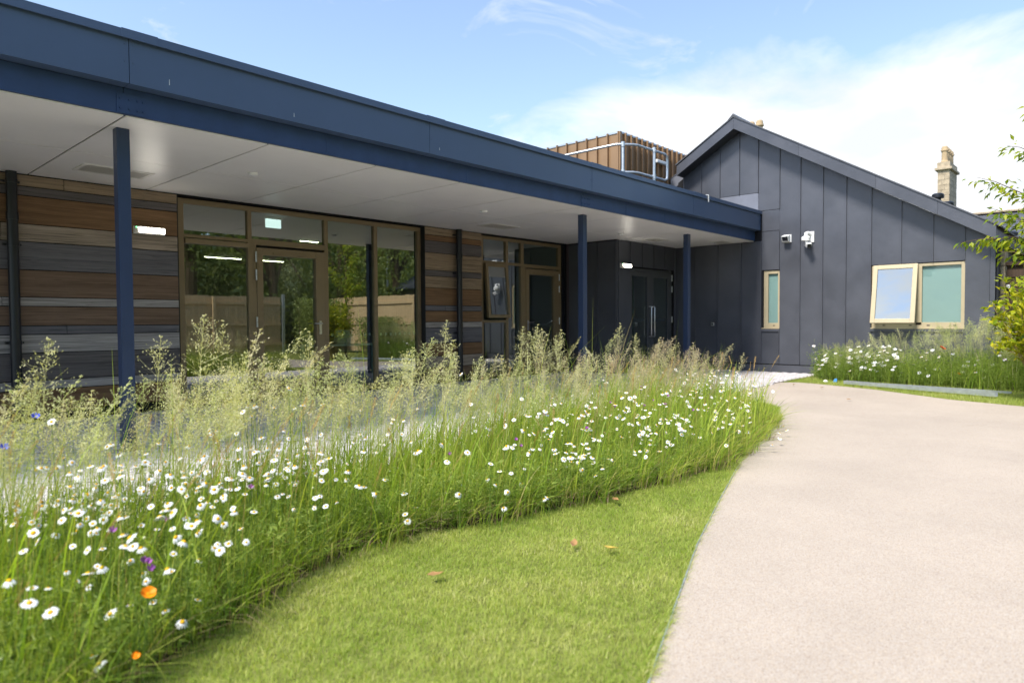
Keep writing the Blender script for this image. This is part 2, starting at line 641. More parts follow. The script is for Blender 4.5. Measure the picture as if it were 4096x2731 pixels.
# ------------------------------------------------------------------ ground
BED = [(-1.5, 2.0), (0.2, 2.05), (0.72, 2.25), (1.33, 2.55), (1.84, 2.75), (2.26, 2.70), (2.72, 2.53), (3.28, 2.43),
       (3.85, 2.34), (4.39, 2.27), (4.9, 2.25), (5.5, 2.35), (6.2, 2.53), (7.0, 2.76), (7.6, 3.12), (7.85, 3.6), (7.8, 4.2), (7.0, 4.26), (0, 3.88), (-1.5, 3.8)]
EDGE = [(-2.5, -0.55), (0.9, 0.75), (1.76, 1.06), (1.96, 1.14), (2.27, 1.26), (3.01, 1.545), (3.86, 1.833), (4.63, 2.085), (4.99, 2.2),
        (5.53, 2.337), (6.19, 2.498), (7.39, 2.79), (7.86, 3.01), (8.35, 3.2), (8.61, 3.42), (8.80, 3.75), (8.87, 4.0), (8.9, 4.34)]
FAREDGE = [(11.75, 4.47), (11.9, 4.25), (11.87, 3.98), (11.42, 2.90), (10.63, 1.78), (10.36, 0.96), (10.25, 0.2), (10.3, -1.2), (10.6, -2.6)]
LAWN = EDGE[:-1] + [(8.9, 4.34), (7.0, 4.27), (0, 3.9), (-2.5, 3.75)]
LAWN2 = [(12.6, 4.47), (13.76, 4.47), (13.76, 1.76), (14.2, 1.5), (14.2, -3.9), (8.0, -3.9), (8.0, -2.6)] + FAREDGE[::-1]
BED2 = [(13.05, 4.42), (13.74, 4.45), (13.74, 1.76), (13.9, 0.6), (12.6, 0.4), (12.35, 1.3), (12.45, 2.2), (12.6, 3.0), (12.5, 3.8)]


def sheet(name, poly, z, mt, kind='structure'):
    me = bpy.data.meshes.new(name)
    bm = bmesh.new()
    bm.faces.new([bm.verts.new((x, y, z)) for x, y in poly])
    bmesh.ops.triangulate(bm, faces=bm.faces)
    bmesh.ops.recalc_face_normals(bm, faces=bm.faces)
    for f in bm.faces:
        if f.normal.z < 0:
            f.normal_flip()
    bm.to_mesh(me)
    bm.free()
    me.materials.append(mt)
    return tag(link(name, me), kind=kind)


sheet('ground', [(-300, -300), (300, -300), (300, 300), (-300, 300)], -0.03, m_far)
sheet('lawn', LAWN, -0.004, m_turf)
lawn_far = sheet('lawn', LAWN2, -0.004, m_turf)
sheet('bed_soil', BED, 0.004, m_soil)
sheet('bed_soil', BED2, 0.004, m_soil)
path_poly = EDGE + FAREDGE + [(8.0, -2.6), (-2.5, -2.6)]
sheet('path', path_poly, 0.008, m_resin)

# terrace of small blocks in running bond
terrace = sheet('terrace', [(-3, 3.76), (0, 3.9), (7, 4.28), (8.9, 4.36), (11.75, 4.47), (13.76, 4.47), (13.76, 7.6), (11.4, 7.62), (11.4, 8.9), (-3, 8.9)], 0.012, m_grout)
TER = [(-3, 3.76), (0, 3.9), (7, 4.28), (8.9, 4.36), (11.75, 4.47), (13.76, 4.47), (13.76, 8.86), (-3, 8.86)]
pm = MB().box(-0.0965, 0.0965, -0.0465, 0.0465, -0.012, 0.012).mesh('paver', m_paver, bevel=0.004)
cand = []
yy = 3.85
row = 0
while yy < 8.82:
    xx = -1.0 + (0.1 if row % 2 else 0)
    while xx < 13.7:
        cand.append((xx, yy))
        xx += 0.2
    yy += 0.1
    row += 1
ca = np.array(cand)
k = inside(ca[:, 0], ca[:, 1], TER) & ~((ca[:, 0] > 11.35) & (ca[:, 1] > 7.6)) & (ca[:, 0] > -0.6)
ca = ca[k]
dist = np.hypot(ca[:, 0], ca[:, 1])
vis = (ca[:, 1] < 2.0 + 5.6 * ca[:, 0])
order = np.argsort(dist + np.where(vis, 0, 50))
near = ca[order[:300]]
for x, y in near:
    o = bpy.data.objects.new('paver', pm)
    COL.objects.link(o)
    o.parent = terrace
    o.location = (x, y, 0.018 + rnd.uniform(-0.0015, 0.0015))
    o.rotation_euler = (rnd.uniform(-.004, .004), rnd.uniform(-.004, .004), rnd.uniform(-.01, .01))
rest = ca[order[300:]]
bx = np.array([(-.0965, -.0465, -.01), (.0965, -.0465, -.01), (.0965, .0465, -.01), (-.0965, .0465, -.01),
               (-.0935, -.0435, .01), (.0935, -.0435, .01), (.0935, .0435, .01), (-.0935, .0435, .01)])
tb = np.array([(4, 5, 6), (4, 6, 7), (0, 1, 5), (0, 5, 4), (1, 2, 6), (1, 6, 5), (2, 3, 7), (2, 7, 6), (3, 0, 4), (3, 4, 7)])
V = np.concatenate([rest, NR.uniform(0.0165, 0.0195, (len(rest), 1))], 1)[:, None, :] + bx[None]
T = (np.arange(len(rest)) * 8)[:, None, None] + tb[None]
tag(link('paver_field', tri_mesh('paver_field', V.reshape(-1, 3), T.reshape(-1, 3), m_paver), terrace), kind='stuff')

# metal edging between lawn and path
ed = MB()
for (x0, y0), (x1, y1) in zip(EDGE[:-1], EDGE[1:]):
    d = Vector((x1 - x0, y1 - y0, 0)).normalized()
    q = Vector((-d.y, d.x, 0)) * 0.003
    a, b = Vector((x0, y0, 0)), Vector((x1, y1, 0))
    ed.hexa([a - q + Vector((0, 0, -.02)), b - q + Vector((0, 0, -.02)), b + q + Vector((0, 0, -.02)), a + q + Vector((0, 0, -.02)),
             a - q + Vector((0, 0, .012)), b - q + Vector((0, 0, .012)), b + q + Vector((0, 0, .012)), a + q + Vector((0, 0, .012))])
tag(ed.build('path_edging', m_galv), 'thin metal edging strip between the lawn and the buff path', 'edging')

# ------------------------------------------------------------------ flat-roofed wing with canopy
HS = 2.725
YW, XA, YB, XG = 8.87, 11.43, 7.64, 13.85
YG = 8.978
wing = empty('canopy_building', (6, 8.9, 0), 'flat-roofed wing with a blue canopy, striped timber-look boards and bronze glazing', 'building')

# roof body and backing
MB().box(-3, XG - 0.02, 5.78, 18.6, 2.96, 3.26).build('roof', m_dark, wing)
MB().box(-3, 3.44, YW + 0.03, YW + 0.3, 0.0, 2.95).build('wall', m_dark, wing)
MB().box(7.482, 8.838, YW + 0.03, YW + 0.3, 0.0, 2.95).build('wall', m_dark, wing)
MB().box(3.44, 11.35, YW + 0.02, YW + 0.3, 2.715, 2.95).build('lintel', m_dark, wing)

# beam
bj = [-3, 1.872, 7.857, XG - 0.004]
for a, b in zip(bj[:-1], bj[1:]):
    mb = MB()
    mb.box(a + 0.003, b - 0.003, 5.82, 5.832, 2.733, 2.935)
    mb.box(a + 0.003, b - 0.003, 5.832, 5.92, 2.733, 2.745)
    be = mb.build('beam', m_beam, wing)
    if b < 13:
        pl_ = MB().box(b - 0.05, b + 0.16, 5.814, 5.8195, 2.737, 2.89).build('splice_plate', m_beam, be)
        for bxx in (b - 0.025, b + 0.04, b + 0.10, b + 0.14):
            for bz in (2.775, 2.85):
                MB().cyl((bxx, 5.8135, bz), (bxx, 5.804, bz), 0.009, n=8).build('bolt', m_beam, be)
for xq in (0.55, 3.72, 5.6, 9.02, 10.2):
    MB().box(xq - 0.05, xq + 0.05, 5.8165, 5.8195, 2.737, 2.90).build('stiffener', m_beam, wing)

# fascia panels, their folded underside, and the coping above
fj = [-1.14, 1.88, 4.89, 7.91, 10.93, XG - 0.006]
fj = [-3] + fj
for i, (a, b) in enumerate(zip(fj[:-1], fj[1:])):
    mb = MB()
    mb.box(a + 0.0025, b - 0.0025, 5.70, 5.712, 2.94, 3.285)
    mb.box(a + 0.0025, b - 0.0025, 5.712, 5.83, 2.94, 2.948)
    fp = mb.build('fascia_panel', m_fascia, wing)
    for (rx, rz) in ((a + 0.03, 3.10), (b - 0.03, 3.10), (a + 0.03, 3.235), (b - 0.03, 3.235)):
        if rx > 0.5:
            MB().cyl((rx, 5.6995, rz), (rx, 5.695, rz), 0.006, n=6).build('rivet', m_fascia, fp)
    cp = MB()
    cp.box(a + 0.001, b - 0.001, 5.668, 6.05, 3.325, 3.335)
    cp.box(a + 0.001, b - 0.001, 5.668, 5.678, 3.272, 3.3245)
    co = cp.build('coping', m_fascia, wing)
    if 0 < b < 13:
        cs = MB()
        cs.box(b - 0.06, b + 0.20, 5.665, 6.05, 3.3355, 3.339)
        cs.box(b - 0.06, b + 0.20, 5.6645, 5.6675, 3.271, 3.3355)
        cs.build('cover_strip', m_fascia, co)
for (dx, dz0, dz1) in ((2.17, 3.0, 3.045), (3.26, 2.985, 3.02), (5.03, 3.0, 3.03)):
    MB().hexa([(dx, 5.6975, dz0), (dx + .005, 5.6975, dz0), (dx + .005, 5.6993, dz0), (dx, 5.6993, dz0),
               (dx + .001, 5.6985, dz1), (dx + .004, 5.6985, dz1), (dx + .004, 5.6993, dz1), (dx + .001, 5.6993, dz1)]).build('bird_dropping', m_drop, wing)
# clip on the coping
cl_ = MB()
cl_.box(11.41, 11.44, 5.655, 5.66, 3.22, 3.345)
cl_.box(11.41, 11.44, 5.66, 5.75, 3.345, 3.352)
cl_.build('coping_clip', m_white, wing)

# soffit boards
xs = [1.885 + 1.192 * k for k in range(-3, 11)]
xs = [x for x in xs if x < XG - 0.1] + [XG - 0.005]
g = 0.008
MB().box(-3, XG - 0.03, 5.835, YW + 0.02, 2.748, 2.756).build('soffit_backing', m_dark, wing)
for a, b in zip(xs[:-1], xs[1:]):
    for y0, y1 in ((5.835, 7.36), (7.36, 8.866)):
        if a + 0.1 > XA and y1 > 8:
            y1 = YB - 0.004
        if a < XA < b and y1 > 8:
            MB().box(a + g, XA - 0.004, y0 + g, y1, HS - 0.003, HS + 0.006).build('soffit_board', m_soffit, wing)
            MB().box(XA - 0.004, b - g, y0 + g, YB - 0.004, HS - 0.003, HS + 0.006).build('soffit_board', m_soffit, wing)
            continue
        MB().box(a + g, b - g, y0 + g, y1 - g, HS - 0.003, HS + 0.006).build('soffit_board', m_soffit, wing)


def vent(x0, x1, y0, y1, n):
    z = HS - 0.0035
    mb = MB()
    f = 0.035
    mb.box(x0, x1, y0, y0 + f, z - 0.008, z)
    mb.box(x0, x1, y1 - f, y1, z - 0.008, z)
    mb.box(x0, x0 + f, y0 + f, y1 - f, z - 0.008, z)
    mb.box(x1 - f, x1, y0 + f, y1 - f, z - 0.008, z)
    v = mb.build('soffit_vent', m_vent, wing)
    MB().box(x0 + f, x1 - f, y0 + f, y1 - f, z - 0.0015, z).build('vent_back', mat('vent_shadow', (0.22, 0.21, 0.20), 0.7), v)
    st = (y1 - y0 - 2 * f) / n
    for i in range(n):
        y = y0 + f + st * (i + 0.5)
        MB().hexa([(x0 + f, y - st * .28, z - .009), (x1 - f, y - st * .28, z - .009), (x1 - f, y + st * .1, z - .009), (x0 + f, y + st * .1, z - .009),
                   (x0 + f, y, z - .002), (x1 - f, y, z - .002), (x1 - f, y + st * .35, z - .002), (x0 + f, y + st * .35, z - .002)]).build('vent_slat', m_vent, v)


vent(2.14, 2.82, 7.835, 8.235, 11)
vent(8.075, 8.755, 7.825, 8.22, 11)
vent(11.80, 12.34, 6.96, 7.285, 9)
vent(13.19, 13.70, 6.22, 6.53, 9)
for x, y in ((3.54, 7.06), (7.07, 7.04), (10.69, 7.05)):
    MB().lathe([(0.030, -0.034), (0.05, -0.022), (0.055, -0.001)], (x, y, HS - 0.0035), 16).build('detector', m_white, wing, smooth=True)

# posts
for x0 in (1.937, 8.37, 11.68):
    po = MB().box(x0, x0 + 0.1, 6.2, 6.3, 0.03, HS - 0.0035).build('canopy_post', m_post, wing, bevel=0.006)
    MB().box(x0 - 0.03, x0 + 0.13, 6.17, 6.33, 0.0, 0.029).build('base_plate', m_post, po)

# timber-look boards
tan = wood('board_tan', (0.182, 0.132, 0.087), (0.380, 0.285, 0.191))
greyd = wood('board_dark_grey', (0.079, 0.070, 0.072), (0.160, 0.143, 0.143), cracks=0.4)
rust = wood('board_rust', (0.134, 0.072, 0.035), (0.262, 0.151, 0.077), cracks=0.4)
taupe = wood('board_taupe', (0.191, 0.155, 0.124), (0.433, 0.355, 0.285))
slaty = wood('board_slate', (0.092, 0.090, 0.105), (0.186, 0.179, 0.198), cracks=0.4)
brown = wood('board_brown', (0.113, 0.070, 0.047), (0.237, 0.151, 0.102), cracks=0.4)
pale = wood('board_pale_grey', (0.207, 0.193, 0.187), (0.484, 0.449, 0.433))
zl = [2.716, 2.592, 2.492, 2.187, 1.995, 1.69, 1.392, 1.293, 1.081, 0.985, 0.781, 0.477, 0.373, 0.13]
ml = [tan, greyd, rust, taupe, slaty, brown, pale, brown, slaty, pale, greyd, pale, rust]
jl = [2.221, 0.9, 0.3, 1.633, 0.7, 0.2, 1.626, 0.5, 2.215, 0.4, 1.2, 1.64, 0.9]
for i, mm in enumerate(ml):
    for a, b in ((-0.6, jl[i]), (jl[i], 3.44)):
        MB().box(a + 0.003, b - 0.003, YW, YW + 0.012, zl[i + 1] + 0.005, zl[i] - 0.005).build('wall_board', mm, wing)
zl2 = [2.716, 2.582, 2.485, 2.28, 1.983, 1.879, 1.677, 1.378, 1.283, 1.092, 0.989, 0.718, 0.50, 0.30, 0.13]
ml2 = [tan, rust, greyd, tan, greyd, tan, rust, slaty, rust, pale, slaty, rust, taupe, brown]
jl2 = {7: 7.93, 9: 8.365}
for i, mm in enumerate(ml2):
    cuts = [7.484, jl2[i], 8.838] if i in jl2 else [7.484, 8.838]
    for a, b in zip(cuts[:-1], cuts[1:]):
        MB().box(a + (0.003 if a > 7.5 else 0), b - 0.003, YW, YW + 0.012, zl2[i + 1] + 0.005, zl2[i] - 0.005).build('wall_board', mm, wing)
# jamb returns
MB().box(7.4775, 7.4825, YW + 0.001, YG + 0.02, 0.03, 2.716).build('jamb', m_pipe, wing)
MB().box(3.441, 3.4495, YW + 0.001, YG + 0.02, 0.03, 2.716).build('jamb', m_pipe, wing)

# drainpipes
for x in (1.72, 8.195):
    pi = MB().cyl((x, YW - 0.085, 0.03), (x, YW - 0.085, HS - 0.004), 0.051, n=20).build('drainpipe', m_pipe, wing, smooth=True)
    for z in (2.25, 2.62, 1.95, 0.9):
        if z in (2.62, 1.95, 0.9):
            b_ = MB()
            b_.cyl((x, YW - 0.085, z - 0.02), (x, YW - 0.085, z + 0.02), 0.056, n=20)
            b_.box(x - 0.085, x + 0.085, YW - 0.03, YW - 0.022, z - 0.012, z + 0.012)
            b_.cyl((x - 0.075, YW - 0.05, z), (x - 0.075, YW - 0.0005, z), 0.008, n=8)
            b_.cyl((x + 0.075, YW - 0.05, z), (x + 0.075, YW - 0.0005, z), 0.008, n=8)
            b_.build('pipe_bracket', m_pipe, pi, smooth=True)
        else:
            MB().cyl((x, YW - 0.085, z - 0.04), (x, YW - 0.085, z + 0.04), 0.0575, n=20).build('pipe_collar', m_pipe, pi, smooth=True)


def bars(name, lst, mt, parent, y0=YG, y1=YG + 0.07):
    mb = MB()
    for x0, x1, z0, z1 in lst:
        mb.box(x0, x1, y0, y1, z0, z1)
    return mb.build(name, mt, parent, bevel=0.003)


def pane(x0, x1, z0, z1, parent, y=YG + 0.035, mt=None):
    return MB().box(x0, x1, y, y + 0.006, z0, z1).build('pane', mt or m_glass, parent)


def lever(x, z, s, parent, y):
    """lever handle with its plate; s = direction the lever points"""
    mb = MB()
    mb.box(x - 0.02, x + 0.02, y - 0.008, y - 0.0005, z - 0.15, z + 0.05)
    mb.cyl((x, y - 0.008, z + 0.01), (x, y - 0.055, z + 0.01), 0.010, n=10)
    mb.cyl((x - s * 0.008, y - 0.052, z + 0.01), (x + s * 0.125, y - 0.052, z + 0.01), 0.010, n=10)
    mb.cyl((x, y - 0.008, z - 0.10), (x, y - 0.018, z - 0.10), 0.011, n=10)
    return mb.build('handle', m_steel, parent, smooth=True)


def hinge(x, y, z0, z1, parent):
    mb = MB()
    zm = (z0 + z1) / 2
    mb.cyl((x, y, z0), (x, y, zm - 0.002), 0.012, n=10)
    mb.cyl((x, y, zm + 0.002), (x, y, z1), 0.012, n=10)
    return mb.build('hinge', m_steel, parent, smooth=True)


# --- glazing by the first post
fr = bars('window_frame', [(3.45, 3.56, 0.03, 2.70), (4.409, 4.468, 0.03, 2.636), (5.607, 5.669, 0.03, 2.636), (6.51, 6.577, 0.03, 2.636),
                           (7.411, 7.476, 0.03, 2.70), (3.56, 7.411, 2.636, 2.70), (3.56, 4.409, 2.204, 2.246), (4.468, 5.607, 2.18, 2.258),
                           (3.56, 4.409, 0.03, 0.12), (5.669, 6.51, 0.03, 0.12), (6.577, 7.411, 0.03, 0.12)], m_bronze_shaded, wing)
MB().box(3.563, 4.406, YG - 0.035, YG + 0.03, 2.125, 2.19).build('louvre_hood', m_bronze_shaded, fr, bevel=0.01)
pane(3.56, 4.409, 2.246, 2.636, fr)
pane(3.56, 4.409, 0.12, 2.204, fr)
pane(4.468, 5.607, 2.258, 2.636, fr)
pane(5.669, 6.51, 0.12, 2.636, fr)
pane(6.577, 7.411, 0.12, 2.636, fr)
m_dot = mat('frosted_dot', (0.42, 0.45, 0.44), 0.6, 0.3)
for i in range(8):
    for x0, x1 in ((5.70, 6.49), (6.61, 7.39)):
        x = x0 + (x1 - x0) * (i + 0.5) / 8
        MB().cyl((x, YG + 0.0415, 0.90), (x, YG + 0.0425, 0.90), 0.022, n=14).build('marking_dot', m_dot, fr)
dr = bars('door', [(4.53, 4.62, 0.06, 2.143), (5.45, 5.60, 0.06, 2.143), (4.62, 5.45, 2.043, 2.143), (4.62, 5.45, 0.06, 0.27)], m_bronze_shaded, wing, YG - 0.012, YG + 0.06)
pane(4.62, 5.45, 0.27, 2.043, dr)
lever(5.512, 1.07, -1, dr, YG - 0.012)
MB().box(4.77, 5.31, YG - 0.026, YG - 0.0125, 2.065, 2.087).build('closer', m_bronze_shaded, dr, bevel=0.004)
for z0, z1 in ((1.94, 2.085), (1.69, 1.835), (1.035, 1.178), (0.2, 0.34)):
    hinge(4.515, YG - 0.024, z0, z1, dr)
MB().box(4.468, 4.528, YG + 0.001, YG + 0.05, 0.03, 2.18).build('door_jamb', m_bronze_shaded, wing)

# --- glazing beside the second drainpipe
fr2 = bars('window_frame', [(8.85, 8.99, 0.03, 2.703), (9.611, 9.677, 0.03, 2.643), (10.056, 10.133, 0.03, 2.643), (11.25, 11.329, 0.03, 2.703),
                            (8.99, 11.25, 2.643, 2.703), (8.99, 9.611, 2.19, 2.238), (9.677, 10.056, 2.19, 2.238), (10.133, 11.25, 2.17, 2.238),
                            (8.99, 9.611, 1.07, 1.12), (8.99, 9.611, 0.03, 0.12), (9.677, 10.056, 0.03, 0.12)], m_bronze_shaded, wing)
pane(8.99, 9.611, 2.238, 2.643, fr2)
pane(9.677, 10.056, 2.238, 2.643, fr2)
pane(10.133, 11.25, 2.238, 2.643, fr2)
pane(8.99, 9.611, 0.12, 1.07, fr2)
pane(9.677, 10.056, 0.12, 2.19, fr2)


def tilted_sash(name, parent, p_top, axis_u, width, height, out, mt, fw=0.06, gm=None, throw=0.19):
    """top-hung casement pushed out at the bottom. p_top: top left corner; axis_u: unit along width; out: outward unit"""
    U, O = Vector(axis_u), Vector(out)
    ang = math.asin(min(0.9, throw / height * 1.15))
    D = (Vector((0, 0, -1)) * math.cos(ang) + O * math.sin(ang))
    Nn = (O * math.cos(ang) + Vector((0, 0, 1)) * math.sin(ang))
    P = Vector(p_top)

    def bar(u0, u1, d0, d1, n0, n1, mb):
        c = lambda u, d, n: P + U * u + D * d + Nn * n
        mb.hexa([c(u0, d0, n0), c(u1, d0, n0), c(u1, d1, n0), c(u0, d1, n0), c(u0, d0, n1), c(u1, d0, n1), c(u1, d1, n1), c(u0, d1, n1)])

    mb = MB()
    bar(0, fw, 0, height, 0, 0.055, mb)
    bar(width - fw, width, 0, height, 0, 0.055, mb)
    bar(fw, width - fw, 0, fw, 0, 0.055, mb)
    bar(fw, width - fw, height - fw, height, 0, 0.055, mb)
    sa = mb.build(name, mt, parent, bevel=0.003)
    mb = MB()
    bar(fw, width - fw, fw, height - fw, 0.028, 0.034, mb)
    mb.build('pane', gm or m_glass, sa)
    return sa


tilted_sash('open_sash', wing, (9.0, YG - 0.002, 2.185), (1, 0, 0), 0.605, 1.03, (0, -1, 0), m_bronze_shaded, throw=0.07)
dr2 = bars('door', [(10.19, 10.285, 0.06, 2.147), (11.09, 11.235, 0.06, 2.147), (10.285, 11.09, 2.035, 2.147), (10.285, 11.09, 0.06, 0.25)], m_bronze_shaded, wing, YG - 0.012, YG + 0.06)
pane(10.285, 11.09, 0.25, 2.035, dr2, mt=m_glass2)
lever(10.238, 1.06, 1, dr2, YG - 0.012)
MB().box(10.42, 10.92, YG - 0.026, YG - 0.0125, 2.058, 2.08).build('closer', m_bronze_shaded, dr2, bevel=0.004)
for z0, z1 in ((1.945, 2.08), (1.70, 1.832), (1.03, 1.169), (0.2, 0.34)):
    hinge(11.243, YG - 0.022, z0, z1, dr2)
MB().tube([(10.3, YG + 0.03, 1.0), (10.32, YG + 0.10, 1.03), (10.95, YG + 0.10, 1.03), (11.02, YG + 0.08, 1.06), (11.06, YG + 0.03, 1.1)], 0.012, 8).build('push_bar', m_steel, dr2, smooth=True)
MB().box(10.134, 10.188, YG + 0.001, YG + 0.05, 0.03, 2.168).build('door_jamb', m_bronze_shaded, wing)
MB().box(11.33, XA - 0.001, YG - 0.02, YG + 0.03, 0.03, 2.716).build('jamb', m_pipe, wing)
m_trim = mat('plum_trim', (0.055, 0.042, 0.046), 0.5, 0.4)
MB().box(XA - 0.014, XA - 0.001, 8.845, 8.90, 0.03, 2.716).build('corner_trim', m_trim, wing)

# --- seamed metal in the recess
def zinc(parent, axis, pos, u0, u1, z0, z1a, z1b=None, out=-1, seam=True, mt=None, name='zinc_panel', d=0.006):
    """panel on plane axis=pos between u0 and u1; standing seam along its u0 edge; top may slope (z1a at u0, z1b at u1)"""
    z1b = z1a if z1b is None else z1b
    P = (lambda u, n, z: (pos + out * n, u, z)) if axis == 'x' else (lambda u, n, z: (u, pos + out * n, z))
    mb = MB()
    a, b = u0 + 0.001, u1 - 0.001
    mb.hexa([P(a, 0, z0), P(b, 0, z0), P(b, d, z0), P(a, d, z0), P(a, 0, z1a), P(b, 0, z1b), P(b, d, z1b), P(a, d, z1a)])
    if seam:
        e = 0.013
        s = 1 if u1 > u0 else -1
        c = u0 + s * e
        zc = z1a + (z1b - z1a) * (e / abs(u1 - u0))
        mb.hexa([P(u0, d, z0), P(c, d, z0), P(c, d + .024, z0), P(u0, d + .024, z0), P(u0, d, z1a), P(c, d, zc), P(c, d + .024, zc), P(u0, d + .024, z1a)])
    return mb.build(name, mt or m_zinc, parent)


MB().box(XA + 0.001, XA + 0.1, YB + 0.001, 9.05, 0.02, 2.95).build('wall', m_dark, wing)
for a, b in ((8.10, 8.845), (YB, 8.10)):
    zinc(wing, 'x', XA, a, b, 0.17, 2.7)
MB().box(XA - 0.03, XA + 0.0, YB - 0.03, 8.845, 0.02, 0.155).build('plinth', m_zinc, wing)
MB().box(XA - 0.012, XA + 0.035, YB - 0.012, YB + 0.0, 0.17, 2.716).build('corner_trim', m_zinc, wing)
MB().box(11.44, 11.93, YB + 0.001, YB + 0.1, 0.02, 2.95).build('wall', m_dark, wing)
MB().box(11.93, 13.735, YB + 0.001, YB + 0.1, 2.20, 2.95).build('wall', m_dark, wing)
MB().box(13.735, XG + 0.14, YB + 0.001, YB + 0.1, 0.02, 2.95).build('wall', m_dark, wing)
zinc(wing, 'y', YB, 11.47, 11.925, 0.03, 2.716)
for a, b in ((11.925, 12.38), (12.38, 12.843), (12.843, 13.302), (13.302, 13.735)):
    zinc(wing, 'y', YB, a, b, 2.215, 2.716)
zinc(wing, 'y', YB, 13.735, 13.846, 0.03, 2.716)
# double door
m_dframe = mat('grey_door_paint', (0.075, 0.080, 0.088), 0.4, 0.5)
YD = YB + 0.06
frd = MB()
for x0, x1, z0, z1 in ((11.932, 11.99, 0.03, 2.19), (13.70, 13.733, 0.03, 2.19), (11.99, 13.70, 2.13, 2.19)):
    frd.box(x0, x1, YD, YD + 0.07, z0, z1)
frd.build('door_frame', m_dframe, wing)
for lx0, lx1, g0, g1 in ((11.995, 12.828, 12.09, 12.70), (12.834, 13.695, 12.95, 13.57)):
    d_ = MB()
    d_.box(lx0, g0, YD - 0.005, YD + 0.045, 0.05, 2.125)
    d_.box(g1, lx1, YD - 0.005, YD + 0.045, 0.05, 2.125)
    d_.box(g0, g1, YD - 0.005, YD + 0.045, 2.03, 2.125)
    d_.box(g0, g1, YD - 0.005, YD + 0.045, 0.05, 0.25)
    lf = d_.build('door', m_dframe, wing, bevel=0.003)
    pane(g0, g1, 0.25, 2.03, lf, YD + 0.02, m_glass2)
    MB().box(g0, g1, YD + 0.07, YD + 0.085, 1.07, 1.14).build('push_bar', m_dframe, lf)
    hx = 12.765 if lx0 < 12.5 else 12.895
    hp = [(hx, YD - 0.005, 1.39), (hx, YD - 0.05, 1.395), (hx, YD - 0.066, 1.375), (hx, YD - 0.066, 0.76), (hx, YD - 0.05, 0.74), (hx, YD - 0.005, 0.745)]
    MB().tube(hp, 0.013, 10).build('handle', m_steel, lf, smooth=True)
    if lx0 > 12.5:
        for z0, z1 in ((1.97, 2.11), (1.72, 1.86), (1.04, 1.18)):
            hinge(13.72, YD - 0.02, z0, z1, lf)

# --- rooms behind the glass
def room(x0, x1, y0, y1, z1=2.66):
    MB().box(x0, x1, y0, y1, 0.0, 0.02).build('room_floor', m_roomfl, wing)
    MB().box(x0, x1, y0, y1, z1, z1 + 0.03).build('room_ceiling', m_room, wing)
    MB().box(x0, x1, y1, y1 + 0.05, 0.02, z1).build('room_wall', m_room, wing)
    MB().box(x0 - 0.05, x0, y0, y1, 0.02, z1).build('room_wall', m_room, wing)
    MB().box(x1, x1 + 0.05, y0, y1, 0.02, z1).build('room_wall', m_room, wing)


room(3.46, 8.84, YG + 0.10, 17.5)
room(8.90, 11.40, YG + 0.10, 14.0)
room(11.55, 13.78, YD + 0.10, 12.5)
MB().box(12.93, 13.60, YD + 0.9, YD + 0.93, 0.02, 2.3).build('inner_door', mat('pale_green_door', (0.26, 0.33, 0.27), 0.6, 0.3), wing)

# ------------------------------------------------------------------ gabled wing
gab = empty('gabled_building', (XG, 4.7, 0), 'gabled wing clad in dark grey standing-seam metal with champagne bronze window frames', 'building')
PK, SL = 6.16, 0.5935
TH = 0.235


def zu(y, x=None):
    return 5.06 - SL * abs(PK - y)


# solid body behind the cladding
MB().prism_x([(1.78, 0.0), (7.60, 0.0), (7.60, zu(7.60) - 0.02), (PK, zu(PK) - 0.02), (1.78, zu(1.78) - 0.02)], XG + 0.12, 24).build('wall', m_dark, gab)
fill = MB()
for y0, y1, z0, z1 in ((5.64, 7.60, 0.0, 2.6), (5.30, 5.64, 0.0, 0.90), (5.30, 5.64, 2.11, 2.7), (3.60, 5.30, 0.0, 2.7), (2.12, 3.60, 0.0, 0.90), (2.12, 3.60, 2.09, 2.7), (1.78, 2.12, 0.0, 2.6)):
    fill.box(XG + 0.001, XG + 0.12, y0, y1, z0, z1)
fill.build('wall_core', m_dark, gab)
MB().prism_x([(1.78, 2.4), (7.60, 2.6), (7.60, zu(7.60) - 0.02), (PK, zu(PK) - 0.02), (1.78, zu(1.78) - 0.02)][1:] + [(2.3, 2.71), (7.6, 2.71)][:0], XG + 0.0015, XG + 0.1195).build('gable_core', m_dark, gab)
LOW = [YB - 0.01, 7.16, 6.63, 6.105, 5.672]
for a, b in zip(LOW[:-1], LOW[1:]):
    zinc(gab, 'x', XG, b, a, 0.185, 2.72, out=-1)
UP = [7.474, 7.016, 6.589, 6.152, 5.749]
for i, (a, b) in enumerate(zip(UP[:-1], UP[1:])):
    z0 = 3.73 if a < 6.6 else 3.35
    zinc(gab, 'x', XG, b, a, z0, zu(b) - 0.002, zu(a) - 0.002)
zinc(gab, 'x', XG, 5.752, 6.589, 3.30, 3.72, seam=False, mt=m_zinc_pale, name='flashing')
zinc(gab, 'x', XG, 5.303, 5.749, 3.345, zu(5.303), zu(5.749))
zinc(gab, 'x', XG, 5.303, 5.672, 2.915, 3.335, seam=False, mt=m_zinc, name='flashing')
zinc(gab, 'x', XG, 5.303, 5.672, 2.115, 2.905)
zinc(gab, 'x', XG, 5.303, 5.672, 0.185, 0.845)
for a, b in ((5.303, 4.89), (4.89, 4.46), (4.46, 4.036), (4.036, 3.597)):
    zinc(gab, 'x', XG, b, a, 0.185, zu(b), zu(a))
for a, b in ((3.597, 3.10), (3.10, 2.60), (2.60, 2.128)):
    zinc(gab, 'x', XG, b, a, 2.095, zu(b), zu(a))
    zinc(gab, 'x', XG, b, a, 0.185, 0.86)
zinc(gab, 'x', XG, 1.775, 2.128, 0.185, zu(1.775), zu(2.128))
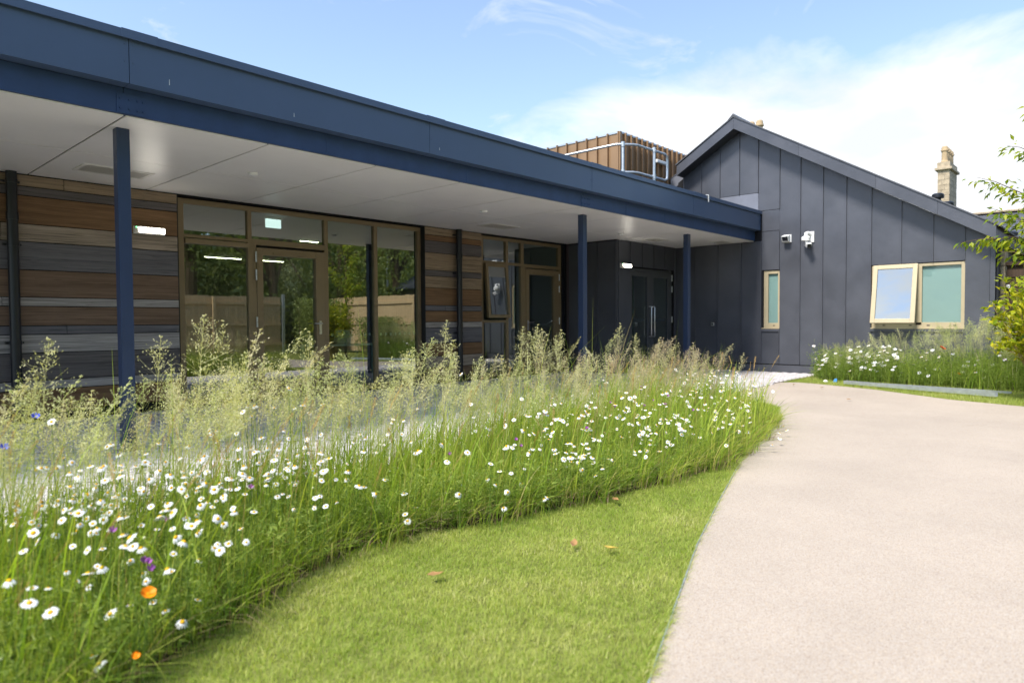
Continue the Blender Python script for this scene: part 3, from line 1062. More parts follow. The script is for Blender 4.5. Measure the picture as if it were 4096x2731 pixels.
MB().box(XG - 0.02, XG + 0.05, 1.70, 1.772, 0.02, 2.42).build('corner_trim', m_zinc, gab)
MB().cyl((XG + 0.09, 1.68, 0.02), (XG + 0.09, 1.68, 2.30), 0.04, n=14).build('drainpipe', m_pipe, gab, smooth=True)
MB().box(XG + 0.055, 24, 1.765, 1.779, 0.02, 2.45).build('side_wall', m_zinc, gab)
# plinth
MB().box(XG - 0.08, XG - 0.001, 1.74, YB - 0.02, 0.0, 0.165).build('plinth', m_zinc, gab, bevel=0.006)
# barge boards
bs = [PK, 4.834, 3.462, 2.49, 1.66]
for a, b in zip(bs[:-1], bs[1:]):
    h0 = TH
    mb = MB()
    mb.prism_x([(a - 0.0015, zu(a)), (b + 0.0015, zu(b)), (b + 0.0015, zu(b) + h0), (a - 0.0015, zu(a) + h0)], XG - 0.305, XG - 0.29)
    mb.build('barge_board', m_zinc, gab)
mb = MB()
mb.prism_x([(PK + 0.0015, zu(PK)), (7.47, zu(7.47)), (7.47, zu(7.47) + 0.21), (PK + 0.0015, zu(PK) + TH)], XG - 0.305, XG - 0.29)
mb.build('barge_board', m_zinc, gab)
# boarded underside of the verge
for a, b in ((PK, 1.66), (PK, 7.47)):
    MB().prism_x([(a, zu(a) + 0.003), (b, zu(b) + 0.003), (b, zu(b) + 0.02), (a, zu(a) + 0.02)], XG - 0.289, XG + 0.05).build('verge_soffit', m_zinc, gab)
MB().box(XG - 0.289, XG + 0.4, 7.462, 7.47, zu(7.47), zu(7.47) + 0.205).build('eaves_end', m_zinc, gab)
MB().box(XG - 0.289, 24, 1.66, 1.675, zu(1.66), zu(1.66) + TH - 0.002).build('eaves_fascia', m_zinc, gab)
# roof covering
for a, b, x0 in ((PK, 1.60, XG - 0.325), (PK, 7.49, XG - 0.325), (7.49, 7.83, XG + 0.06)):
    MB().prism_x([(a, zu(a) + TH + 0.002), (b, zu(b) + TH + 0.002), (b, zu(b) + TH + 0.026), (a, zu(a) + TH + 0.026)], x0, 24).build('roof', m_slate, gab)
MB().prism_x([(7.49, zu(7.49) - 0.03), (7.83, zu(7.83) - 0.03), (7.83, zu(7.83) + TH), (7.49, zu(7.49) + TH)], XG + 0.07, XG + 0.09).build('verge_trim', m_zinc_pale, gab)
MB().prism_x([(PK - 0.12, zu(PK - .12) + TH + 0.027), (PK, zu(PK) + TH + 0.027), (PK + 0.12, zu(PK + .12) + TH + 0.027), (PK, zu(PK) + TH + 0.075)], XG - 0.33, 24).build('ridge', m_slate, gab)
# roof cowls
for x, y, r, h in ((14.8, 2.72, 0.10, 0.10), (14.55, 2.52, 0.10, 0.01)):
    zr = zu(y) + TH
    cw = MB()
    cw.cyl((x, y, zr - 0.05), (x, y, zr + h), 0.055, n=14)
    cw.lathe([(0.10, -0.005), (0.105, 0.02), (0.10, 0.065), (0.07, 0.085)], (x, y, zr + h), 16)
    cw.build('roof_cowl', m_pipe, gab, smooth=True)

# narrow window
def xbars(name, lst, mt, parent, x0, x1, bevel=0.003):
    mb = MB()
    for y0, y1, z0, z1 in lst:
        mb.box(x0, x1, y0, y1, z0, z1)
    return mb.build(name, mt, parent, bevel=bevel)


nw = xbars('window_frame', [(5.545, 5.635, 0.925, 2.10), (5.307, 5.345, 0.925, 2.10), (5.345, 5.545, 2.035, 2.10), (5.345, 5.545, 0.925, 1.025)], m_bronze_sunlit, gab, XG + 0.02, XG + 0.075)
MB().box(XG + 0.05, XG + 0.056, 5.345, 5.545, 1.025, 2.035).build('pane', m_glass4, nw)
MB().box(XG + 0.062, XG + 0.066, 5.345, 5.545, 1.025, 2.035).build('blind', m_blind, nw)
MB().box(XG + 0.015, XG + 0.0195, 5.40, 5.44, 0.965, 0.98).build('drain_cap', m_pipe, nw)
MB().box(XG - 0.035, XG + 0.04, 5.30, 5.665, 0.905, 0.924).build('sill', m_bronze_sunlit, gab, bevel=0.003)
MB().box(XG - 0.03, XG - 0.008, 5.30, 5.67, 0.85, 0.903).build('sill_flashing', m_zinc, gab)
# large window
bw = xbars('window_frame', [(3.54, 3.59, 0.93, 2.08), (2.128, 2.183, 0.93, 2.08), (2.774, 2.87, 0.98, 2.03), (2.183, 3.54, 2.03, 2.08), (2.183, 3.54, 0.93, 1.03)], m_bronze_sunlit, gab, XG + 0.01, XG + 0.07)
MB().box(XG + 0.04, XG + 0.046, 2.183, 2.774, 1.03, 2.03).build('pane', m_glass4, bw)
MB().box(XG + 0.055, XG + 0.059, 2.183, 2.774, 1.03, 2.03).build('blind', m_blind, bw)
MB().box(XG + 0.072, XG + 0.078, 2.86, 3.54, 1.03, 2.03).build('blind', m_dark, bw)
for y in (2.27, 2.67, 2.95, 3.38):
    MB().box(XG + 0.005, XG + 0.0095, y - 0.022, y + 0.022, 0.968, 0.984).build('drain_cap', m_pipe, bw)
MB().box(XG - 0.04, XG + 0.03, 2.125, 3.60, 0.912, 0.93).build('sill', m_bronze_sunlit, gab, bevel=0.003)
MB().box(XG - 0.035, XG - 0.008, 2.125, 3.605, 0.862, 0.91).build('sill_flashing', m_zinc, gab)
tilted_sash('open_sash', gab, (XG + 0.004, 3.55, 2.07), (0, -1, 0), 0.72, 1.08, (-1, 0, 0), m_bronze_sunlit, 0.075, m_glass3)

# ------------------------------------------------------------------ fixtures
m_lamp = emit('lamp_glow', (1.0, 0.93, 0.80), 9.0)
m_lens = mat('lamp_lens', (0.78, 0.75, 0.70), 0.25, 0.5)


def bulkhead(x0, x1, y, z0, z1, label, lit=True):
    e = empty('wall_light', ((x0 + x1) / 2, y, (z0 + z1) / 2), label, 'wall light', None)
    MB().box(x0, x1, y - 0.02, y - 0.0005, z0, z1).build('base', m_white, e, bevel=0.008)
    r = (z1 - z0)
    MB().box(x0 + 0.004, x1 - 0.004, y - 0.058, y - 0.0205, z0 + 0.004, z1 - 0.004).build('lens', m_lens, e, bevel=0.018, smooth=True)
    MB().box(x0 + 0.045, x1 - 0.02, y - 0.062, y - 0.0585, z0 + 0.018, z1 - 0.018).build('tube', m_lamp if lit else m_white, e, bevel=0.0016)
    MB().cyl((x0 + 0.022, y - 0.058, z1 - 0.02), (x0 + 0.022, y - 0.0605, z1 - 0.02), 0.006, n=8).build('indicator', emit('green_indicator', (0.1, 1.0, 0.25), 3), e)
    return e


bulkhead(2.925, 3.285, YW, 2.18, 2.275, 'lit oblong wall light on the rust board beside the first post')
bulkhead(11.50, 11.86, YB - 0.031, 2.155, 2.25, 'lit oblong wall light on dark metal beside the double doors')

e = empty('motion_sensor', (XG, 5.15, 2.72), 'white wedge-shaped sensor box with a dark face high on the gable wall', 'sensor')
MB().box(XG - 0.03, XG - 0.0065, 5.065, 5.215, 2.645, 2.80).build('back_plate', m_white, e, bevel=0.004)
MB().hexa([(XG - .12, 5.08, 2.655), (XG - .031, 5.08, 2.65), (XG - .031, 5.215, 2.65), (XG - .12, 5.215, 2.655),
           (XG - .17, 5.08, 2.755), (XG - .031, 5.08, 2.80), (XG - .031, 5.215, 2.80), (XG - .17, 5.215, 2.755)]).build('hood', m_white, e, bevel=0.004)
MB().hexa([(XG - .127, 5.09, 2.665), (XG - .122, 5.09, 2.665), (XG - .122, 5.205, 2.665), (XG - .127, 5.205, 2.665),
           (XG - .172, 5.09, 2.748), (XG - .165, 5.09, 2.748), (XG - .165, 5.205, 2.748), (XG - .172, 5.205, 2.748)]).build('lens', m_pipe, e)
e = empty('security_camera', (XG, 4.69, 2.72), 'white security camera on a bracket with its dark lens facing out', 'camera')
MB().box(XG - 0.03, XG - 0.0065, 4.625, 4.755, 2.61, 2.82).build('wall_plate', m_white, e, bevel=0.006)
a_ = MB()
a_.tube([(XG - .03, 4.70, 2.76), (XG - .10, 4.72, 2.79), (XG - .145, 4.735, 2.78), (XG - .15, 4.737, 2.72)], 0.035, 12)
a_.build('arm', m_white, e, smooth=True)
MB().lathe([(0.06, -0.055), (0.083, -0.05), (0.085, -0.012), (0.088, 0.0), (0.085, 0.012), (0.04, 0.04)], (XG - .15, 4.737, 2.69), 20).build('housing', m_white, e, smooth=True)
hb = MB()
U = Vector((-0.80, -0.52, -0.30)).normalized()
S_ = U.cross(Vector((0, 0, 1))).normalized()
W_ = S_.cross(U).normalized()
C0 = Vector((XG - .15, 4.70, 2.555))
c = lambda u, s, v: C0 + U * u + S_ * s + W_ * v
hb.hexa([c(-.10, -.042, -.042), c(.09, -.042, -.042), c(.09, .042, -.042), c(-.10, .042, -.042), c(-.10, -.045, .045), c(.115, -.05, .045), c(.115, .05, .045), c(-.10, .045, .045)])
hb.build('camera_body', m_white, e, bevel=0.010, smooth=True)
MB().cyl((XG - .15, 4.737, 2.64), (XG - .15, 4.715, 2.56), 0.026, n=12).build('stem', m_white, e, smooth=True)
MB().hexa([c(.100, -.036, -.036), c(.104, -.036, -.036), c(.104, .036, -.036), c(.100, .036, -.036), c(.116, -.036, .034), c(.120, -.036, .034), c(.120, .036, .034), c(.116, .036, .034)]).build('lens', m_pipe, e, bevel=0.001)
e = empty('door_button', (XG, 6.75, 1.0), 'small square steel push button on the dark metal wall near the double doors', 'push button')
MB().box(XG - 0.03, XG - 0.0065, 6.715, 6.785, 0.965, 1.04).build('plate', m_steel, e, bevel=0.004)
MB().cyl((XG - .0305, 6.75, 1.002), (XG - .036, 6.75, 1.002), 0.022, n=16).build('button', m_pipe, e)

# items seen through the glass
def strip(x0, x1, y, label):
    e = empty('ceiling_light', (x0, y, 2.65), label, 'ceiling light')
    MB().box(x0, x1, y - 0.018, y + 0.018, 2.625, 2.659).build('housing', m_white, e)
    MB().box(x0 + .02, x1 - .02, y - 0.014, y + 0.014, 2.618, 2.6245).build('diffuser', emit('strip_glow', (1.0, 0.86, 0.62), 9.0), e)


strip(6.70, 7.60, 15.8, 'thin lit ceiling strip behind the tall left window pane')
strip(6.65, 7.06, 11.5, 'short lit ceiling strip behind the pane above the bronze door')
strip(8.1, 8.7, 15.8, 'thin lit ceiling strip seen through the top of the bronze door')
e = empty('exit_sign', (4.85, 9.4, 2.5), 'white hanging box sign behind the pane above the bronze door', 'sign')
MB().box(4.90, 5.14, 9.40, 9.425, 2.50, 2.625).build('panel', emit('sign_glow', (0.85, 0.95, 1.0), 0.6), e, bevel=0.003)
MB().box(4.89, 5.15, 9.385, 9.44, 2.627, 2.659).build('mount', m_white, e)
e = empty('side_table', (6.2, 9.5, 0), 'pale table just inside the third window pane', 'table')
MB().box(5.75, 6.85, 9.42, 10.0, 0.71, 0.74).build('table_top', m_white, e, bevel=0.004)
for x, y in ((5.78, 9.46), (6.82, 9.46), (5.78, 9.96), (6.82, 9.96)):
    MB().box(x - .025, x + .025, y - .025, y + .025, 0.02, 0.709).build('leg', mat('pale_blue_leg', (0.45, 0.55, 0.58), 0.5), e)
e = empty('handbag', (6.33, 9.6, 0.74), 'cream handbag with a tan handle on the table inside the third pane', 'bag')
MB().hexa([(6.17, 9.53, .742), (6.51, 9.53, .742), (6.51, 9.67, .742), (6.17, 9.67, .742), (6.19, 9.565, .97), (6.49, 9.565, .97), (6.49, 9.635, .97), (6.19, 9.635, .97)]).build('body', mat('cream_leather', (0.62, 0.60, 0.50), 0.5), e, bevel=0.015, smooth=True)
MB().tube([(6.28 + 0.08 * (1 - math.cos(t)), 9.555, .955 - 0.12 * math.sin(t)) for t in [math.pi * i / 10 for i in range(11)]], 0.008, 8).build('handle', mat('tan_leather', (0.30, 0.15, 0.05), 0.5), e, smooth=True)

# ------------------------------------------------------------------ roof plant
e = empty('plant_screen', (11.88, 7.85, 3.26), 'bronze ribbed metal enclosure standing on the flat roof', 'plant enclosure')
MB().box(11.90, 14.9, 7.87, 10.6, 3.265, 4.97).build('sheet', m_screen, e)
y = 7.87
while y < 10.5:
    MB().box(11.845, 11.899, y, y + 0.022, 3.27, 5.0).build('rib', m_screen, e)
    y += 0.27
x = 12.06
while x < 14.8:
    MB().box(x, x + 0.022, 7.815, 7.869, 3.27, 5.0).build('rib', m_screen, e)
    x += 0.215
MB().box(11.865, 11.93, 7.835, 7.8695, 3.27, 5.0).build('corner_post', m_screen, e)
tt = MB()
tt.box(11.885, 11.91, 7.87, 10.6, 4.972, 5.008)
tt.box(11.93, 14.9, 7.855, 7.88, 4.972, 5.008)
tt.build('top_trim', m_galv, e)
e = empty('wall_light', (13.35, 7.8, 4.55), 'unlit white oblong light on the bronze roof enclosure', 'wall light')
MB().box(13.17, 13.65, 7.765, 7.805, 4.56, 4.64).build('base', m_white, e, bevel=0.008)
MB().box(13.18, 13.64, 7.735, 7.7645, 4.565, 4.635).build('lens', m_white, e, bevel=0.012, smooth=True)

e = empty('roof_guardrail', (10.5, 6.8, 3.26), 'galvanised tube guardrail on the flat roof before the bronze enclosure', 'guardrail')
zt, zl_ = 4.29, 3.79
MB().tube([(10.40, 10.2, zt), (10.40, 6.95, zt), (10.48, 6.86, zt), (10.62, 6.74, zt), (10.72, 6.70, zt), (11.65, 6.68, zt), (11.73, 6.68, zt - 0.03), (11.75, 6.68, zt - 0.10), (11.75, 6.68, zl_ + 0.1), (11.73, 6.68, zl_ + 0.03), (11.65, 6.68, zl_), (10.72, 6.70, zl_), (10.62, 6.74, zl_), (10.48, 6.86, zl_), (10.40, 6.95, zl_), (10.40, 10.2, zl_)], 0.024, 10).build('rail', m_galv, e, smooth=True)
for x, y in ((10.48, 6.86), (11.24, 6.665), (10.40, 9.0)):
    p_ = MB().cyl((x, y, 3.265), (x, y, zt + 0.03), 0.026, n=12).build('post', m_galv, e, smooth=True)
    for z in (zt, zl_):
        MB().cyl((x, y, z - 0.04), (x, y, z + 0.045), 0.036, n=12).build('clamp', m_galv, p_, smooth=True)

# ------------------------------------------------------------------ chimneys and the old stone buildings
def pots(e, spots, z0, h, r):
    for x, y in spots:
        k_ = h / 0.9
        MB().lathe([(r * 1.25, 0), (r * 1.25, .07 * k_), (r, .11 * k_), (r * .92, .55 * k_), (r * .97, .60 * k_), (r * 1.2, .63 * k_), (r * 1.2, .70 * k_), (r, .73 * k_), (r * 1.02, .80 * k_), (r * .8, .88 * k_), (r * .5, .9 * k_)], (x, y, z0), 14).build('chimney_pot', m_clay, e, smooth=True)


def stack(e, x0, x1, y0, y1, z0, z1, course):
    MB().box(x0 + .03, x1 - .03, y0 + .03, y1 - .03, z0, z1).build('core', m_mortar, e)
    z = z0
    i = 0
    while z < z1 - 0.05:
        zt_ = min(z1, z + course)
        for (u0, u1, fn) in ((y0, y1, lambda a, b: (x0, x0 + .028, a, b)), (x0 + .03, x1, lambda a, b: (a, b, y0, y0 + .028))):
            Ln = u1 - u0
            nb = max(1, round(Ln / 0.42))
            cuts = [u0] + sorted(u0 + Ln * (j + (0.35 if i % 2 else 0.0) + rnd.uniform(-.1, .1)) / nb for j in range(1, nb)) + [u1] if nb > 1 else ([u0, u0 + Ln * (0.4 if i % 2 else .62), u1])
            for a, b in zip(cuts[:-1], cuts[1:]):
                if b - a < 0.05:
                    continue
                A = fn(a + .008, b - .008)
                dd = rnd.uniform(-.006, .006)
                MB().box(A[0] + dd, A[1], A[2] + (dd if A[0] != x0 else 0), A[3], z + .008, zt_ - .004).build('stone', m_stone, e)
        z = zt_
        i += 1


XC = 42.0
k_ = XC / 48
e = empty('stone_chimney', (XC, 7.5, 6.5), 'tall square sandstone chimney with four clay pots behind the gable slope', 'chimney')
cy0, cy1 = 8.23 * k_, 8.86 * k_
stack(e, XC, XC + 2.0, cy0, cy1, 6.0, 8.95, 0.27)
MB().box(XC - .12, XC + 2.12, cy0 - .12, cy1 + .12, 8.95, 9.08).build('cornice', m_stone, e, bevel=0.02)
MB().box(XC - .02, XC + 2.02, cy0 - .02, cy1 + .02, 9.08, 9.36).build('cap', m_stone, e, bevel=0.01)
pots(e, [(XC + .28 + .5 * i, (cy0 + cy1) / 2) for i in range(4)], 9.36, 0.88, 0.155)
e = empty('stone_house', (XC, 6, 0), 'old stone house below the tall chimney, hidden behind the gabled wing', 'house')
MB().box(XC - .5, XC + 7, -2, 14, 0, 4.5).build('wall', m_stone, e)
hr = MB()
hr.add([(XC - .8, -2.2, 4.4), (XC + 7.3, -2.2, 4.4), (XC + 1, -2.2, 6.6), (XC - .8, 14.2, 4.4), (XC + 7.3, 14.2, 4.4), (XC + 1, 14.2, 6.6)], [(0, 1, 2), (5, 4, 3), (0, 2, 5, 3), (1, 4, 5, 2), (0, 3, 4, 1)])
hr.build('roof', m_slate, e)
e = empty('stone_chimney', (26, 11, 6.5), 'pair of buff clay chimney pots just showing over the gable ridge', 'chimney')
stack(e, 26, 27.2, 10.6, 11.6, 5.0, 8.1, 0.3)
pots(e, [(26.25, 11.2), (26.25, 10.87)], 8.1, 0.80, 0.135)

# slate-roofed outbuilding past the gable corner
e = empty('stone_outbuilding', (18.4, 1.5, 0), 'old stone outbuilding with a slate roof past the right gable corner', 'outbuilding')
MB().box(18.55, 23.6, -6, 4.4, 0, 2.55).build('wall', m_mortar, e)
z = 0.0
i = 0
while z < 2.5:
    zt_ = min(2.55, z + 0.28)
    y = 2.9 - (0.2 if i % 2 else 0)
    while y > 0.6:
        wd = rnd.uniform(0.35, 0.6)
        MB().box(18.50 + rnd.uniform(-.01, .01), 18.549, y - wd + .008, y - .008, z + .008, zt_ - .006).build('stone', m_stone, e)
        y -= wd
    z = zt_
    i += 1
rs = MB()
rs.add([(18.3, -6.2, 2.50), (18.3, 4.6, 2.50), (21, 4.6, 3.74), (21, -6.2, 3.74), (23.8, -6.2, 2.50), (23.8, 4.6, 2.50)], [(0, 1, 2, 3), (3, 2, 5, 4), (0, 4, 5, 1), (1, 5, 2), (0, 3, 4)])
rf = rs.build('roof', m_slate, e)
dsl = Vector((2.7, 0, 1.24)).normalized()
nsl = Vector((-1.24, 0, 2.7)).normalized()
slm = MB().box(-0.002, 0.30, -0.118, 0.118, 0.0, 0.008).mesh('slate', m_slate)
ang = math.atan2(1.24, 2.7)
nrow = 15
for j in range(nrow):
    for i in range(13):
        s0 = j * 0.195
        P = Vector((18.3, 0.5 + i * 0.24 + (0.12 if j % 2 else 0), 2.505)) + dsl * s0
        o = bpy.data.objects.new('slate', slm)
        COL.objects.link(o)
        o.parent = rf
        o.location = P + nsl * (0.012 + rnd.uniform(0, .004))
        o.rotation_euler = (0, -ang + 0.03, 0)
MB().box(20.85, 21.15, -6.2, 4.6, 3.745, 3.80).build('ridge_stone', m_stone, e, bevel=0.02)
MB().cyl((18.25, -6.2, 2.47), (18.25, 4.6, 2.47), 0.06, n=10).build('gutter', m_pipe, e, smooth=True)
MB().lathe([(0.05, -.05), (0.05, 0.10), (0.11, 0.10), (0.11, 0.16), (0.06, 0.2)], (19.0, 2.03, 2.86), 12).build('roof_cowl', m_pipe, e, smooth=True)

# gate and pier beside the gable corner
e = empty('stone_pier', (14.4, 1.68, 0), 'narrow stone pier beside the right corner of the gabled wing', 'pier')
z = 0.0
while z < 2.25:
    MB().box(14.35 + rnd.uniform(0, .012), 14.75, 1.625, 1.752, z + .006, z + .244).build('stone', m_stone, e)
    z += 0.25
e = empty('timber_gate', (14.4, 1.0, 0), 'dark brown boarded gate at the right edge past the gabled wing', 'gate')
for i in range(8):
    y = 1.61 - i * 0.125
    MB().box(14.42, 14.44, y - 0.12, y, 0.06, 2.0).build('board', m_gate, e)
for z in (0.35, 1.05, 1.8):
    MB().box(14.385, 14.4195, 0.62, 1.61, z, z + 0.12).build('rail', m_gate, e)
MB().box(14.37, 14.46, 0.60, 1.62, 2.003, 2.06).build('cap', m_gate, e)
MB().lathe([(0.03, -.03), (0.03, 0.02), (0.015, .03)], (14.37, 1.58, 1.64), 10).build('knob', m_white, e, smooth=True)

# ------------------------------------------------------------------ garden on the far side, seen in the glass
def fence(name, p0, p1, label, rail_side):
    """close-boarded timber fence with its posts and rails on rail_side (unit vector)"""
    a, b = Vector((*p0, 0)), Vector((*p1, 0))
    d = (b - a).normalized()
    n_ = Vector((*rail_side, 0))
    ln = (b - a).length
    e = empty(name, a, label, 'fence')

    def bx(u0, u1, n0, n1, z0, z1, nm):
        c = lambda u, n, z: a + d * u + n_ * n + Vector((0, 0, z))
        MB().hexa([c(u0, n0, z0), c(u1, n0, z0), c(u1, n1, z0), c(u0, n1, z0), c(u0, n0, z1), c(u1, n0, z1), c(u1, n1, z1), c(u0, n1, z1)]).build(nm, m_fence, e)

    u = 0.0
    while u < ln - 0.05:
        w_ = min(0.115, ln - u)
        bx(u, u + w_, -0.02, 0.0, 0.05, 2.0 + rnd.uniform(-.012, .012), 'board')
        u += 0.12
    for z in (0.3, 1.0, 1.72):
        bx(0, ln, 0.001, 0.045, z, z + 0.09, 'rail')
    u = 0.0
    while u <= ln:
        bx(u - 0.05, u + 0.05, 0.0455, 0.14, 0, 1.98, 'post')
        u += 2.4
    return e


fence('timber_fence', (5.0, -4.45), (12.2, -4.45), 'pale close-boarded timber fence with rails, reflected in the left windows', (0, 1))
fence('timber_fence', (14.35, 0.55), (14.35, -4.3), 'pale close-boarded timber fence running towards the gable, reflected in the right panes', (-1, 0))
MB_ = MB().box(12.24, 12.33, -4.45, -4.36, 0, 2.1)
tag(MB_.build('steel_post', m_galv), 'square galvanised post ending the fence, reflected in the bronze door', 'post')
e = empty('lamp_post', (20.0, -8.5, 0), 'slim grey street lamp above the fence, reflected in the right pane', 'street lamp')
MB().tube([(20, -8.5, 0), (20, -8.5, 4.2)], 0.06, 10, 0.04).build('pole', m_galv, e, smooth=True)
MB().tube([(20, -8.5, 4.15), (19.8, -8.3, 4.4), (19.2, -7.9, 4.5)], 0.035, 8).build('arm', m_galv, e, smooth=True)
MB().box(18.9, 19.25, -8.0, -7.8, 4.44, 4.52).build('head', m_galv, e, bevel=0.02)

# loose steel sections lying on the grass
def channel(p0, p1, wd, ht, label, holes=()):
    a, b = Vector((*p0, 0.02)), Vector((*p1, 0.02))
    d = (b - a).normalized()
    q = Vector((-d.y, d.x, 0))
    e = empty('steel_channel', a, label, 'steel channel')
    c = lambda u, n, z: a + d * u + q * n + Vector((0, 0, z))
    ln = (b - a).length
    mb = MB()
    for n0, n1, z0, z1 in ((0, .004, 0, ht), (.0041, wd - .0041, 0, .004), (wd - .004, wd, 0, ht)):
        mb.hexa([c(0, n0, z0), c(ln, n0, z0), c(ln, n1, z0), c(0, n1, z0), c(0, n0, z1), c(ln, n0, z1), c(ln, n1, z1), c(0, n1, z1)])
    mb.build('section', m_galv, e)
    for u in holes:
        for s in (-1,):
            P = c(ln * u, 0.0 if q.x < 0 else 0.0, ht * .5)
            sgn = -1
            MB().cyl(P + q * 0.0008, P + q * 0.0018, 0.013, n=10).build('hole', m_dark, e)
    return e


# q points away from the viewer for sections laid from the gable side towards the right
channel((11.25, 1.36), (11.99, 3.52), -0.06, 0.055, 'thick galvanised steel channel lying nearest the path on the grass', (0.04, 0.12, 0.19))
channel((11.85, 1.25), (12.14, 3.00), -0.03, 0.03, 'slim galvanised steel strip lying on the grass nearest the flower bed')
channel((11.70, 1.9), (12.2, 3.34), -0.03, 0.03, 'slim galvanised steel strip lying between the other two on the grass')

# ------------------------------------------------------------------ vegetation helpers
def blades(B, h, w_, az, ld, bend, seg=3, rv=None):
    n = len(B)
    side = np.stack([np.cos(az), np.sin(az), np.zeros(n)], 1)
    Lv = np.stack([np.cos(ld), np.sin(ld), np.zeros(n)], 1)
    rows = []
    for t in np.linspace(0, 1, seg + 1):
        c = B + Lv * (h * bend * t * t)[:, None]
        c = c + np.array([0, 0, 1.0]) * (h * t * (1 - 0.35 * bend * t))[:, None]
        ww = (w_ * 0.5 * max(0.06, (1 - t) ** 0.7))[:, None]
        rows += [c - side * ww, c + side * ww]
    V = np.stack(rows, 1)
    tl = []
    for s in range(seg):
        tl += [(2 * s, 2 * s + 1, 2 * s + 3), (2 * s, 2 * s + 3, 2 * s + 2)]
    T = (np.arange(n) * 2 * (seg + 1))[:, None, None] + np.array(tl)[None]
    rv = NR.random(n) if rv is None else rv
    return V.reshape(-1, 3), T.reshape(-1, 3), np.repeat(rv, 2 * (seg + 1))


def merge(parts):
    Vs, Ts, Rs, k = [], [], [], 0
    for V, T, R in parts:
        Vs.append(V); Ts.append(T + k); Rs.append(R)
        k += len(V)
    return np.concatenate(Vs), np.concatenate(Ts), np.concatenate(Rs)


def leaves(C, size, dirs, wid=0.45, rv=None, droop=0.15):
    """pointed leaves, folded along the midrib: C bases, dirs unit directions"""
    n = len(C)
    upv = NR.normal(size=(n, 3)) * 0.5 + np.array([0, 0, 1.0])
    sd_ = np.cross(dirs, upv)
    sd_ /= np.linalg.norm(sd_, axis=1)[:, None] + 1e-9
    nn = np.cross(sd_, dirs)
    s = size[:, None]
    a = C
    b = C + dirs * s * 0.45 + sd_ * s * wid * 0.5 + nn * s * 0.06
    c = C + dirs * s - nn * s * droop
    d = C + dirs * s * 0.45 - sd_ * s * wid * 0.5 + nn * s * 0.06
    mid = C + dirs * s * 0.5 - nn * s * 0.02
    V = np.stack([a, b, c, d, mid], 1)
    T = (np.arange(n) * 5)[:, None, None] + np.array([(0, 1, 4), (1, 2, 4), (2, 3, 4), (3, 0, 4)])[None]
    rv = NR.random(n) if rv is None else rv
    return V.reshape(-1, 3), T.reshape(-1, 3), np.repeat(rv, 5)


def rdirs(n, zb=0.0):
    d = NR.normal(size=(n, 3))
    d[:, 2] += zb
    return d / np.linalg.norm(d, axis=1)[:, None]


m_blade = plant('meadow_blade', [(0.12, 0.22, 0.028), (0.22, 0.345, 0.038), (0.36, 0.455, 0.06), (0.50, 0.51, 0.12), (0.56, 0.44, 0.21)], 0.45, pos=[0, .3, .62, .88, 1.0])
m_herb = plant('meadow_herb', [(0.11, 0.18, 0.032), (0.21, 0.29, 0.05), (0.34, 0.41, 0.085)], 0.4)
m_seed = plant('seed_head', [(0.34, 0.40, 0.15), (0.50, 0.52, 0.26), (0.60, 0.56, 0.35), (0.42, 0.33, 0.25)], 0.35, 0.6)
m_seed2 = plant('ripe_seed_head', [(0.40, 0.27, 0.10), (0.50, 0.35, 0.15)], 0.3, 0.6)
m_lawnb = plant('lawn_blade', [(0.19, 0.285, 0.045), (0.32, 0.41, 0.075), (0.49, 0.51, 0.16), (0.66, 0.61, 0.36)], 0.45, pos=[0, .4, .8, 1.0])
m_straw = plant('dry_stalk', [(0.20, 0.14, 0.08), (0.36, 0.27, 0.15)], 0.1)
m_leaf_y = plant('shrub_leaf', [(0.16, 0.24, 0.012), (0.32, 0.36, 0.018), (0.52, 0.47, 0.03)], 0.4, 0.4)
m_leaf_t = plant('young_tree_leaf', [(0.10, 0.17, 0.015), (0.23, 0.30, 0.02), (0.40, 0.41, 0.03)], 0.45, 0.45)
m_leaf_g = plant('tree_leaf', [(0.14, 0.185, 0.06), (0.23, 0.285, 0.085), (0.35, 0.39, 0.14)], 0.35)
m_petal = mat('white_petal', (0.78, 0.79, 0.82), 0.6, 0.2)
m_disc = mat('yellow_disc', (0.72, 0.40, 0.012), 0.7, 0.2, var=0.15, vscale=400)
m_stem = mat('green_stem', (0.10, 0.17, 0.03), 0.6, 0.2)
m_bud = mat('pale_bud', (0.55, 0.58, 0.33), 0.7, 0.2)
m_orange = mat('orange_petal', (0.80, 0.24, 0.004), 0.55, 0.2)
m_red = mat('red_petal', (0.72, 0.075, 0.02), 0.55, 0.2)
m_purple = mat('purple_petal', (0.32, 0.09, 0.36), 0.6, 0.2)
m_mauve = mat('mauve_bract', (0.14, 0.05, 0.09), 0.7, 0.2)
m_blue = mat('blue_petal', (0.06, 0.10, 0.65), 0.55, 0.2)


def density(x, y):
    return np.ones_like(x)


# --- foreground bed: leaves of grass
VIEWPAD = lambda x, y: (y < 2.9 + 5.2 * x)


def bed_points(poly, dens):
    x, y = scatter(poly, dens)
    k = VIEWPAD(x, y)
    return x[k], y[k]


parts_ = []
x, y = bed_points(BED, 900)
n = len(x)
